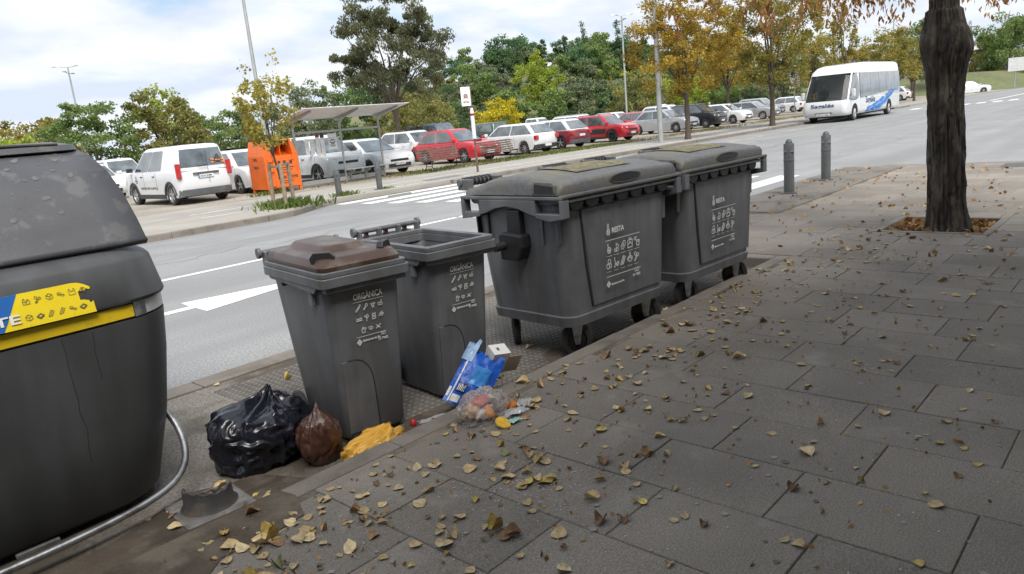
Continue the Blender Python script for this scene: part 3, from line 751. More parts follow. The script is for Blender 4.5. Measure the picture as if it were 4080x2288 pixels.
    # print
    O = Vector((-.085, fy(.505)-.0052, .505)); Rr = Vector((1, 0, 0)); U = Vector((0, -.07, .83)).normalized()
    s = .062
    def at(x, y): return O + Rr*x*s + U*y*s
    text('ORGÀNICA', .74*s, at(0, 4.55), Rr, U, M_prt, t, .022, width=3.35*s)
    strokes([[(0, 0), (3.45, 0)]], .03, M_prt, at(-.05, 4.35), Rr, U, s, t, 'rule_line')
    for j, row in enumerate([['bone', 'fish', 'bird', 'apple'], ['bread', 'plant', 'card', 'flower'], ['bag', 'nuts', 'sticks']]):
        for i, k in enumerate(row):
            strokes(ICON[k], .10, M_prt, at(.12+.85*i+(.4 if j == 2 else 0), 3.5-.98*j), Rr, U, .62*s, t)
    strokes([[(0, 0), (3.45, 0)]], .03, M_prt, at(-.05, 1.28), Rr, U, s, t, 'rule_line')
    strokes(ICON['diamond'], .12, M_prt, at(-.05, .55), Rr, U, .55*s, t, 'town_emblem')
    text('Ajuntament de Vic', .27*s, at(.62, .8), Rr, U, M_prt, t, .012)
    text('TU TRIES', .3*s, at(2.35, .58), Rr, U, M_prt, t, .015)
    strokes(ICON['loop'], .1, M_prt, at(2.75, .85), Rr, U, .55*s, t)
    return t
small_bin((2.198, 3.365, ZR), RAD(-9.5), 'grey wheelie bin with its brown lid closed, beside the rubbish bags', True)
small_bin((2.878, 3.385, ZR), RAD(-8), 'grey wheelie bin standing open with its brown lid hanging behind', False)

# ------------------------------------------------------------------ packaging container at the left
M_yp = mat('yellow_plastic', (0.74, 0.53, 0.015), 0.45, var=.08, vs=6, stain=(.12, .10, .05), ss=7, sthr=(.60, .70), samt=.8)
M_ys = mat('yellow_sticker', (0.80, 0.62, 0.02), 0.4, var=.06, vs=6, stain=(.22, .18, .06), ss=14, sthr=(.62, .72), samt=.7)
M_bs = mat('blue_sticker', (0.02, 0.13, 0.42), 0.4, var=.08, vs=8)
M_ink = mat('grey_ink', (0.12, 0.12, 0.09), 0.6)
M_gc = mat('container_plastic', (0.070, 0.074, 0.079), 0.5, streak=((7, 7, .8), (.045, .046, .047), .6), var=.18, vs=3, bump=.10, bs=260, stain=(.055, .055, .055), ss=2.2, sthr=(.5, .72), samt=.7)
M_gl = mat('container_lid_plastic', (0.076, 0.078, 0.086), 0.42, var=.15, vs=4, bump=.10, bs=200, stain=(.13, .127, .127), ss=9, sthr=(.55, .62), samt=.7)
M_refl = mat('reflector', (0.55, 0.55, 0.54), .3, var=.1, vs=30)
pc = thing('recycling_container', 'big dark grey recycling container with yellow band and packaging sticker', 'container', (0.25, 3.95, ZR))
# local: +x right end (about +1.2), -y front
def pring(xr, yf, z, r=.24, bulge=.05, xl=-1.25, yb=.62, n=7):
    P = []
    def fy(x): return yf + bulge*((x+.1)/1.25)**2*1.0
    for cx, cy, a in ((xr-r, yb-r, 0), (xl+r, yb-r, pi/2), (xl+r, yf+r, pi), (xr-r, yf+r, 3*pi/2)):
        for i in range(n+1):
            q = a+pi/2*i/n; P.append([cx+r*cos(q), cy+r*sin(q), z])
    # split the front edge so that it can bow
    out = []
    for p in P:
        out.append(tuple(p))
        if len(out) == 3*(n+1):
            for i in range(1, 10): out.append((xl+r+(xr-xl-2*r)*i/10, yf, z))
    return [(x, y + (bulge*((x+.1)/1.25)**2 if y < 0 else 0), z) for x, y, z in out]
LV = [(.03, .93, -.50, .22), (.06, .96, -.53, .22), (.40, 1.055, -.575, .25), (.70, 1.10, -.61, .26), (.89, 1.118, -.622, .26)]
MB().loft([pring(xr, yf, z, r) for z, xr, yf, r in LV]).build('lower_body', M_gc, pc, smooth=50)
MB().loft([pring(1.10, -.605, .89, .25), pring(1.10, -.605, .966, .25)]).build('band_recess', M_gc, pc, smooth=50)
UV_ = [(.966, 1.125, -.635, .26), (.98, 1.13, -.64, .26), (1.14, 1.105, -.60, .25), (1.16, 1.09, -.585, .24), (1.215, 1.02, -.48, .20), (1.22, 1.0, -.45, .2)]
MB().loft([pring(xr, yf, z, r) for z, xr, yf, r in UV_]).build('upper_body', M_gc, pc, smooth=35)
def strip(name, m, x0, x1, zlo, zhi, off, parent, yf0=-.605, xr=1.10, r=.25, n=14):
    """thin band that follows the bowed front between two x positions"""
    def pt(x, o):
        b = .05*((x+.1)/1.25)**2
        if x <= xr-r: return (x, yf0+b-o)
        t = min(1, (x-(xr-r))/r); q = math.asin(min(1, t)); return (xr-r+(r+o)*sin(q), yf0+b+r-(r+o)*cos(q))
    A = [pt(x0+(x1-x0)*i/n, off) for i in range(n+1)]; B = [pt(x0+(x1-x0)*i/n, off-.02) for i in range(n+1)]
    mb = MB()
    mb.loft([[(a[0], a[1], zlo), (a[0], a[1], zhi), (b[0], b[1], zhi), (b[0], b[1], zlo)] for a, b in zip(A, B)])
    return mb.build(name, m, parent)
strip('yellow_band', M_yp, -1.0, .90, .902, .957, .018, pc)
strip('band_bracket', M_zinc, .903, .955, .898, .962, .020, pc)
strip('reflector', M_refl, .957, 1.085, .90, .96, .018, pc)
strip('band_end', M_dk, 1.087, 1.10, .895, .963, .016, pc)
# lid panel, top and blue liner
def lring(xr, yf, z, r=.10): return pring(xr, yf, z, r, .03)
MB().loft([lring(1.04, -.455, 1.215), lring(1.03, -.35, 1.40), lring(.99, -.15, 1.60), lring(.95, -.06, 1.64)]).build('inner_hood', mat('blue_liner', (.02, .05, .16), .5), pc, smooth=40)
lid = MB()
LP = [(-.515, 1.205, 1.055), (-.50, 1.222, 1.052), (-.465, 1.30, 1.045), (-.40, 1.415, 1.032), (-.31, 1.525, 1.012), (-.20, 1.60, .985), (-.12, 1.628, .965)]
n = 16
rows = []
for y, z, xr in LP:
    rows.append([(-1.25 + (xr+1.25)*i/n, y + .03*((-1.25+(xr+1.25)*i/n+.1)/1.25)**2, z) for i in range(n+1)])
V = [p for r_ in rows for p in r_]; F = [(j*(n+1)+i, j*(n+1)+i+1, (j+1)*(n+1)+i+1, (j+1)*(n+1)+i) for j in range(len(LP)-1) for i in range(n)]
lid.add(V, F); lo_ = lid.build('lid', M_gl, pc, smooth=50)
so_ = lo_.modifiers.new('thick', 'SOLIDIFY'); so_.thickness = .03; so_.offset = 0
tl = MB().loft([lring(.965, -.17, 1.635, .08), lring(.975, -.18, 1.64, .08), lring(.965, -.17, 1.665, .08), lring(.90, -.05, 1.685, .08)]).build('top_cap', M_gl, pc, smooth=35)
MB().tube([(.40, -.16, 1.672), (.6, -.155, 1.675), (.88, -.15, 1.668)], [.012, .009, .006], 6).build('cord', M_blk, pc)
# sticker on the upper body
def ub(x, z, o):
    k = (z-.98)/.16; yf = -.64+.04*k; xr = 1.13-.025*k; r = .26
    b = .05*((x+.1)/1.25)**2
    if x <= xr-r: return Vector((x, yf+b-o, z))
    q = math.asin(min(1, (x-(xr-r))/r)); return Vector((xr-r+(r+o)*sin(q), yf+b+r-(r+o)*cos(q), z))
def patch(name, m, cols, o, parent):
    """cols: (x, zlo, zhi) columns of a thin film that follows the upper body"""
    mb = MB(); V = []
    for x, a, b in cols: V += [ub(x, a, o), ub(x, (a+b)/2, o), ub(x, b, o)]
    F = []
    for i in range(len(cols)-1): F += [(3*i, 3*i+3, 3*i+4, 3*i+1), (3*i+1, 3*i+4, 3*i+5, 3*i+2)]
    mb.add(V, F); return mb.build(name, m, parent)
def zt(x): return 1.10 if x < .68 else 1.10 - .03*((x-.68)/.07)**2
stk = patch('sticker', M_ys, [(.40+.02*i, .967, zt(.40+.02*i)) for i in range(16)], .003, pc)
rr = random.Random(5)
patch('sticker_torn_edge', M_ys, [(.70+.006*i, .967, .967+.052+.012*rr.random()-.002*i) for i in range(9)], .003, stk)
patch('sticker_torn_edge', M_ys, [(.70+.006*i, 1.055+.008*rr.random()+.001*i, zt(.70+.006*i)) for i in range(9)], .003, stk)
patch('blue_field', M_bs, [(-.6, .967, 1.10), (.40, .967, 1.10), (.41, .967, 1.10), (.43, .998, 1.10), (.45, 1.035, 1.10), (.485, 1.099, 1.10)], .0042, stk)
text('TE', .05, ub(.385, .990, .0055), (1, .012, 0), (0, .03, .16), M_prt, stk, .02, width=.09)
for i, k in enumerate(['bottles', 'pots', 'boxes', 'lids', 'carrier', 'sheets']):
    strokes(ICON[k], .05, M_ink, ub(.495+.042*i, 1.052, .0045), (1, .03, 0), (0, .04, .16), .029, stk)
for i, k in enumerate(['boxes', 'tray', 'tubes', 'tubes', 'lids', 'tray']):
    strokes(ICON[k], .05, M_ink, ub(.49+.040*i, .988, .0045), (1, .03, 0), (0, .04, .16), .029, stk)
# lichen spots on the lid
M_spot = mat('lichen_spot', (0.125, 0.126, 0.132), .8, var=.2, vs=90)
rl = random.Random(11)
def lidpt(u, v):
    v = v*(len(LP)-1); i = min(int(v), len(LP)-2); f = v-i
    y, z, xr = [LP[i][k]+(LP[i+1][k]-LP[i][k])*f for k in range(3)]
    x = -.1+(xr+.1)*u; n_ = Vector((0, -(LP[i+1][1]-LP[i][1]), LP[i+1][0]-LP[i][0])).normalized()
    return Vector((x, y+.03*((x+.1)/1.25)**2, z)), n_
for i in range(46):
    u, v = rl.uniform(.25, .92), rl.uniform(.42, .93)
    p, nn = lidpt(u, v); r0 = rl.uniform(.005, .016)
    if rl.random() < .3: r0 *= .5
    a = Vector((1, 0, 0)); b = nn.cross(a)
    n_ = 9; mb = MB(); base = [p - nn*.0178*(1 if nn.y < 0 else -1)*-1 for _ in range(1)]
    sgn = 1 if nn.y < 0 else -1
    pts = [p + nn*sgn*.0165 + (a*cos(2*pi*j/n_) + b*sin(2*pi*j/n_)*.8)*r0*rl.uniform(.7, 1.2) for j in range(n_)]
    mb.add(pts, [tuple(range(n_))]); mb.build('lichen_spot', M_spot, lo_)
# pedal tube
tubep = chaikin([(-1.1, -.72, .075), (.1, -.72, .075), (.55, -.715, .08), (.86, -.67, .10), (1.0, -.58, .16), (1.05, -.45, .26), (1.04, -.33, .36), (1.0, -.28, .43)], 3)
MB().tube(tubep, .016, 12).build('pedal_tube', M_zinc, pc, smooth=60)
MB().box((.35, -.60, .06), (.16, .02, .02)).build('pedal_bracket', M_zinc, pc, bev=.004)
# streaks run down the front as thin stains, drawn as hairline cracks
M_streak = mat('dirt_streak', (.018, .018, .018), .8)
def lbp(x, z, o):
    for (z0, x0, y0, r0), (z1, x1, y1, r1) in zip(LV, LV[1:]):
        if z0 <= z <= z1:
            f = (z-z0)/(z1-z0); y = y0+(y1-y0)*f; break
    return Vector((x, y+.05*((x+.1)/1.25)**2-o, z))
for x0, ztop, zb in ((.60, .88, .30), (.72, .88, .66), (.20, .86, .5)):
    pts = []; z = ztop; x = x0
    while z > zb: pts.append(lbp(x, z, 0.0)); z -= .03; x += rl.uniform(-.004, .006)
    MB().tube(pts, .0012, 4).build('dirt_streak', M_streak, pc)

# broken bollard foot
bf = thing('broken_bollard', 'broken black bollard foot with jagged stump on a square plate', 'broken bollard', (1.235, 3.17, ZR), RAD(-4))
M_bf = mat('old_black_rubber', (.05, .048, .046), .7, var=.25, vs=14, bump=.2, bs=70, stain=(.11, .085, .06), ss=12, sthr=(.5, .66), samt=.8)
MB().loft([rrect(-.155, .155, -.155, .155, .012, .0, 2), rrect(-.155, .155, -.155, .155, .012, .010, 2), rrect(-.145, .145, -.145, .145, .012, .015, 2)]).build('plate', mat('worn_plate', (.18, .172, .16), .8, var=.3, vs=12, stain=(.07, .06, .05), ss=9), bf)
ring = MB(); R0, nn_ = .105, 56
def top(q):
    d = math.degrees(q) % 360
    hgt = .105 + .010*sin(2*q+1) + .004*sin(13*q)
    gap = abs((d-60+180) % 360-180)               # broken away at the back right
    if gap < 85: hgt = .022+.012*abs(sin(7*q)) + .05*max(0, (gap-62)/23)
    return hgt
A = [[(r*cos(q), r*sin(q), z) for r, z in ((R0+.02, .015), (R0+.004, .03), (R0, top(q)), (R0-.011, top(q)+.002), (R0-.011, .015))] for q in [2*pi*i/nn_ for i in range(nn_+1)]]
for i in range(nn_):
    k = len(ring.v); ring.v += A[i]+A[i+1]; ring.f += [(k+j, k+j+1, k+6+j, k+5+j) for j in range(4)]
ring.build('stump', M_bf, bf, smooth=50)

# ------------------------------------------------------------------ rubbish
def blob(name, m, c, size, seed, fold=.10, ridges=10, sub=5, flat=.35, tip=None, parent=None, rz=0, pin=0.0, crump=.5, fq=1.0):
    bm = bmesh.new(); bmesh.ops.create_icosphere(bm, subdivisions=sub, radius=1.0)
    sv = Vector((seed*3.1, seed*1.7, seed*.9))
    for v in bm.verts:
        p = v.co.copy(); n_ = p.normalized()
        low = MN.noise(p*1.1+sv)*.26
        w = p*2.3*fq + sv + Vector((MN.noise(p*2+sv), MN.noise(p*2-sv), MN.noise(p*2.7)))*.8
        rid = 1-abs(MN.noise(w))*2.2
        rid2 = 1-abs(MN.noise(w*2.3+Vector((5, 1, 2))))*2.2
        lng = math.atan2(p.y, p.x); lat = max(0, p.z)
        pleat = (1-abs(sin(lng*ridges*.5 + 2*MN.noise(p*1.5+sv))))*lat*(1.2-lat*.4)
        k = 1+low+fold*(crump*rid+crump*.5*rid2) + fold*.8*pleat
        q = n_*k
        if tip and p.z > .72:
            f = ((p.z-.72)/.28); q.x = q.x*(1-.85*f)+tip[0]*f; q.y = q.y*(1-.85*f)+tip[1]*f; q.z += f*f*tip[2]
        if q.z < -flat: q.z = -flat-(q.z+flat)*-.06
        v.co = Vector((q.x*size[0], q.y*size[1], (q.z+flat)*size[2]))
    me = bpy.data.meshes.new(name); bm.to_mesh(me); bm.free(); me.materials.append(m)
    me.polygons.foreach_set('use_smooth', [True]*len(me.polygons))
    o = link(name, me, parent); o.location = c; o.rotation_euler = (0, 0, rz); return o
M_bagk = mat('black_bag', (.010, .011, .018), .24, var=.2, vs=8, bump=.22, bs=11, spec=.6, stretch=(1, 1, .45))
M_bagb = mat('brown_bag', (.075, .030, .018), .26, var=.25, vs=9, bump=.6, bs=24, spec=.7, stretch=(1, 1, .4))
M_bagy = mat('yellow_bag', (.66, .36, .05), .30, var=.12, vs=9, bump=.2, bs=9, spec=.6)
tag(blob('rubbish_bag', M_bagk, (1.65, 3.40, ZR-.005), (.235, .20, .185), 2, .22, 9, 6, .74, (.45, .2, .12), crump=.45, fq=.75), 'big black plastic rubbish bag slumped on the dirty concrete', 'rubbish bag')
tag(blob('rubbish_bag', M_bagb, (1.80, 3.115, ZR-.005), (.112, .10, .145), 5, .16, 16, 5, .80, (.15, .1, .22), crump=.45), 'small knotted brown plastic bag beside the black bag', 'rubbish bag')
yb = blob('plastic_bag', M_bagy, (2.0, 2.945, ZR-.004), (.155, .085, .08), 8, .26, 8, 5, .45, (.75, -.1, -.35), rz=RAD(6), crump=.75, fq=.8); tag(yb, 'crumpled empty yellow plastic bag against the pavement kerb', 'plastic bag')

# blue carrier bag leaning on the open bin
M_blue = mat('blue_bag', (.012, .10, .50), .30, var=.12, vs=8, bump=.35, bs=30)
M_lblue = mat('pale_film', (.30, .45, .68), .25, var=.2, vs=30, bump=.5, bs=50)
M_lb2 = mat('light_blue_print', (.05, .24, .62), .35)
M_navy = mat('navy_print', (.008, .025, .13), .35)
M_wp = mat('white_card', (.72, .71, .69), .6, var=.03, vs=10)
M_tanc = mat('card_inside', (.42, .37, .30), .7, var=.05, vs=10)
bb = thing('plastic_bag', 'torn blue printed plastic bag leaning on the open bin', 'plastic bag', (2.66, 2.98, ZR), 0)
BR = Vector((.14, -.14, -.09)); BU = Vector((.225, -.02, .235))       # across, up the bag
BN = BU.cross(BR).normalized(); BN = BN if BN.y < 0 else -BN
BO = Vector((-.145, .0, .10))
def bagp(u, v, o=0.0):
    """u across 0..1, v up 0..1.. : front surface of the bag"""
    belly = .04*sin(pi*min(1, max(0, u)))*sin(pi*min(1, max(.05, v*.9+.1)))
    w = Vector((u*5, v*5, 1.3)); cr_ = .012*MN.noise(w)+.008*(1-2*abs(MN.noise(w*2.1)))
    return BO + BR*u + BU*v + BN*(belly+cr_+o) + Vector((.0, 0, -.02*u))
def baggrid(name, m, u0, u1, v0, v1, o, parent, nu=18, nv=18, back=False, jag=0.0):
    mb = MB(); V = []; rj = random.Random(4)
    for j in range(nv+1):
        for i in range(nu+1):
            u = u0+(u1-u0)*i/nu; v = v0+(v1-v0)*j/nv
            if jag and j == nv: v += rj.uniform(-jag, jag)
            V.append(bagp(u, v, o) if not back else BO+BR*u+BU*v-BN*.03*sin(pi*u)+BN*.01*MN.noise(Vector((u*4, v*4, 7))))
    F = [(j*(nu+1)+i, j*(nu+1)+i+1, (j+1)*(nu+1)+i+1, (j+1)*(nu+1)+i) for j in range(nv) for i in range(nu)]
    mb.add(V, F); return mb.build(name, m, parent, smooth=60)
fb = baggrid('bag_front', M_blue, 0, 1, 0, 1, 0, bb, jag=.05)
baggrid('bag_back', M_blue, 0, 1, 0, 1.02, 0, bb, back=True, jag=.04)
baggrid('torn_film', M_lblue, -.06, .22, .80, 1.18, .004, bb, 8, 10, jag=.09)
baggrid('light_print', M_lb2, .36, .80, .42, .78, .0035, fb, 8, 8)
baggrid('white_stripe', M_wp, .10, .135, .02, 1.0, .0035, fb, 2, 14)
baggrid('navy_panel', M_navy, .17, .40, .22, .40, .0035, fb, 5, 5)
for q in range(5): baggrid('white_mark', M_wp, .19+.04*q, .21+.04*q, .25, .37-.02*(q % 2), .0055, fb, 1, 2)
baggrid('white_label', M_wp, .15, .36, .04, .17, .0035, fb, 5, 4)
baggrid('white_label', M_wp, .01, .07, .10, .28, .0035, fb, 2, 4)
# white cardboard box sticking out of the bag
bxo = thing('cardboard_box', 'small white cardboard box with open flap poking out of the blue bag', 'box', (2.895, 2.905, ZR+.235))
bxo.rotation_euler = (RAD(30), RAD(8), RAD(-12))
MB().box((0, 0, 0), (.115, .085, .16)).build('carton', M_wp, bxo, bev=.001)
fl = MB().box((.10, -.043, -.01), (.10, .002, .12)); fl.build('flap', M_tanc, bxo)
strokes([[(i*.12, 0), (i*.12, 1)] for i in range(7)], .06, M_ink, (-.035, -.0435, -.02), (1, 0, 0), (0, 0, 1), .028, bxo, 'barcode')
strokes([[(i*.12, 0), (i*.12, 1)] for i in range(7)], .06, M_ink, (-.02, -.01, .0812), (1, 0, 0), (0, 1, 0), .022, bxo, 'barcode')
# clear bag of food waste
M_clear = glassmat('clear_film', (.85, .82, .80), .16, .12)
cb = thing('food_waste_bag', 'burst clear bag of food scraps in front of the blue bag', 'rubbish bag', (2.46, 2.60, 0.0))
cb.scale = (.82, .82, .72)
blob('film', M_clear, (0, 0, -.005), (.15, .11, .12), 12, .30, 12, 5, .45, None, parent=cb, crump=.8)
fr = [('fruit', (.72, .26, .02), (-.01, -.065, .01), (.042, .04, .040)), ('fruit', (.25, .13, .05), (-.10, .0, .015), (.035, .03, .03)), ('scrap', (.50, .07, .05), (-.01, .0, .10), (.06, .04, .035)), ('scrap', (.62, .50, .42), (.05, .02, .05), (.07, .05, .05)), ('scrap', (.55, .36, .22), (-.06, .02, .05), (.06, .05, .045)), ('scrap', (.08, .07, .07), (.045, -.04, .095), (.035, .02, .022)), ('scrap', (.65, .62, .58), (-.05, -.04, .03), (.045, .035, .03)), ('scrap', (.12, .05, .04), (.05, -.055, .01), (.035, .02, .02)), ('scrap', (.60, .30, .25), (.01, -.03, .06), (.05, .03, .03))]
for i, (nm, col, p, sz) in enumerate(fr):
    blob(nm, mat('scrap_%d' % i, col, .5, var=.2, vs=30, bump=.2, bs=60), p, sz, 20+i, .05 if nm == 'fruit' else .25, 4, 3, .9 if nm == 'fruit' else .6, parent=cb)
def crumple(name, m, c, size, seed, rz=0.0):
    nu, nv = 14, 11; V = []; rj = random.Random(seed); sv = Vector((seed*1.3, seed*.7, 2.0))
    for j in range(nv+1):
        for i in range(nu+1):
            u, v = i/nu*2-1, j/nv*2-1
            ed = 1+(.22*(rj.random()-.5) if i in (0, nu) or j in (0, nv) else 0)
            w = Vector((u*1.6, v*1.6, 0))+sv
            h = (1-2*abs(MN.noise(w)))*.6+(1-2*abs(MN.noise(w*2.2)))*.35+.5*MN.noise(w*.7)
            V.append((u*ed*size[0]*(1-.15*h), v*ed*size[1]*(1-.15*h), max(.003, (h+.5)*size[2])))
    mb = MB(); mb.add(V, [(j*(nu+1)+i, j*(nu+1)+i+1, (j+1)*(nu+1)+i+1, (j+1)*(nu+1)+i) for j in range(nv) for i in range(nu)])
    o = mb.build(name, m, smooth=40); o.location = c; o.rotation_euler = (0, 0, rz); return o
def litter(name, m, c, size, seed, label, cat, rz=0, fold=.3, flat=.3, sub=3):
    if name in ('plastic_wrapper', 'paper_scrap', 'tissue', 'plastic_strip'): return tag(crumple(name, m, c, (size[0]*1.1, size[1]*1.2, size[2]*.9), seed, rz), label, cat)
    o = blob(name, m, c, size, seed, fold, 6, sub, flat, rz=rz); return tag(o, label, cat)
litter('food_scrap', mat('orange_peel', (.62, .20, .02), .5, bump=.2, bs=60), (2.62, 2.555, 0), (.05, .03, .03), 31, 'torn orange peel beside the burst clear bag', 'food scrap', .3)
litter('plastic_wrapper', glassmat('clear_wrap', (.8, .82, .84), .35, .1), (2.67, 2.50, 0), (.05, .03, .03), 33, 'crumpled transparent wrapper at the edge of the food scraps', 'wrapper', .4)
litter('plastic_wrapper', glassmat('clear_wrap', (.8, .82, .84), .35, .1), (2.55, 2.48, 0), (.085, .035, .022), 35, 'flat transparent food tray wrapper under the burst bag', 'wrapper', -.2, .25)
litter('paper_scrap', M_wp, (2.57, 2.47, .008), (.03, .02, .010), 37, 'small white paper scrap lying on the clear wrapper', 'paper scrap')
litter('tissue', mat('mint_tissue', (.32, .55, .50), .8, bump=.3, bs=60), (2.49, 2.41, 0), (.035, .022, .014), 38, 'pale mint green tissue crumpled beside the orange slice', 'tissue')
sli = MB().lathe([(.002, .0), (.04, .0), (.042, .006), (.04, .012), (.002, .012)], 20).build('orange_slice', mat('slice', (.72, .42, .03), .4, var=.2, vs=60), smooth=30); sli.location = (2.425, 2.43, .012); sli.rotation_euler = (RAD(28), RAD(8), 0)
tag(sli, 'round yellow orange slice lying flat on the paving', 'fruit slice')
litter('bottle_cap', mat('red_plastic', (.45, .02, .02), .4), (2.335, 3.03, ZR), (.018, .018, .022), 41, 'small red plastic cap at the foot of the closed bin', 'bottle cap', 0, .02, .8)
litter('plastic_strip', glassmat('clear_wrap', (.8, .82, .84), .35, .1), (2.45, 3.0, ZR), (.08, .02, .012), 43, 'clear plastic strip on the ground below the blue bag', 'plastic strip', -.2, .1)
wt = MB().tube([(4.93, 3.0, ZR+.01), (4.97, 2.93, ZR+.012), (5.03, 2.92, ZR+.012)], .008, 6).build('white_hook', M_wp, smooth=60); tag(wt, 'small white plastic hook lying between the two large containers', 'plastic hook')
litter('paper_scrap', mat('yellow_wrap', (.55, .40, .05), .4), (3.86, 4.05, ZR), (.05, .03, .03), 45, 'small yellow wrapper behind the wheel of the large container', 'wrapper')

# ------------------------------------------------------------------ vehicles
def paint(name, col, metal=0.0): return mat('paint_'+name, col, .28, var=.05, vs=2, coat=.8, metal=metal, stain=tuple(c*.8+.03 for c in col), ss=3, sthr=(.55, .8), samt=.4)
P_white = paint('white', (.63, .64, .655)); P_red = paint('red', (.46, .012, .022)); P_dred = paint('dark_red', (.20, .018, .03)); P_silver = paint('silver', (.42, .43, .45), .45)
P_black = paint('black', (.012, .013, .016)); P_grey = paint('grey', (.10, .12, .16)); P_green = paint('dark_green', (.02, .06, .035)); P_blue = paint('slate_blue', (.06, .085, .14)); P_rose = paint('faded_red', (.42, .09, .09))
M_gls = mat('car_glass', (.075, .092, .10), .04, var=.65, vs=2.2, spec=1.0, coat=1.0)
M_trim = mat('black_trim', (.025, .026, .028), .5, var=.2, vs=8)
M_clad = mat('grey_bumper', (.075, .08, .085), .6, var=.15, vs=6, stain=(.2, .19, .17), ss=5, sthr=(.55, .7), samt=.6)
M_tyre = mat('tyre', (.022, .022, .023), .8, var=.2, vs=20, stain=(.09, .08, .065), ss=8, sthr=(.5, .7), samt=.6)
M_rim = mat('alloy', (.45, .46, .47), .35, metal=.7)
M_rimd = mat('dark_alloy', (.03, .03, .032), .4, metal=.3)
M_lamp = mat('headlamp', (.62, .64, .66), .1, var=.3, vs=18, spec=.8, coat=.6)
M_tail = mat('tail_lamp', (.42, .015, .015), .15, var=.25, vs=16, coat=.7)
M_plate = mat('plate_white', (.66, .66, .64), .5)
M_under = mat('underbody', (.012, .012, .012), .9)
M_chr = mat('chrome', (.6, .6, .6), .15, metal=1)

_wm = {}
def wheel_meshes(r, style):
    k = (round(r, 3), style)
    if k in _wm: return _wm[k]
    w = .20
    ty = MB().lathe([(r*.66, -w/2), (r*.93, -w/2), (r, -w*.34), (r, w*.34), (r*.93, w/2), (r*.66, w/2)], 24, (0, 0, 0), 'Y', False).mesh('tyre', M_tyre, 35)
    rim = MB().lathe([(.02, -.02), (r*.60, -.02), (r*.64, -w*.42), (r*.68, -w*.46), (r*.68, w*.46), (r*.64, w*.42), (r*.60, .02), (.02, .02)], 20, (0, 0, 0), 'Y').mesh('rim', M_rimd if style != 'cap' else M_rim, 35)
    sp = MB(); ns = 5 if style != 'multi' else 9
    for i in range(ns):
        a = 2*pi*i/ns; R = Matrix.Rotation(a, 3, 'Y')
        for sy in (-1, 1):
            b = MB().box((0, sy*w*.30, r*.34), (r*(.20 if ns == 5 else .10), .03, r*.62)); sp.add([R @ Vector(p) for p in b.v], b.f)
    sp.lathe([(.01, -w*.40), (r*.16, -w*.38), (r*.18, 0), (r*.16, w*.38), (.01, w*.40)], 12, (0, 0, 0), 'Y')
    spm = sp.mesh('spokes', M_rim if style != 'dark' else M_rimd)
    _wm[k] = (ty, rim, spm); return _wm[k]

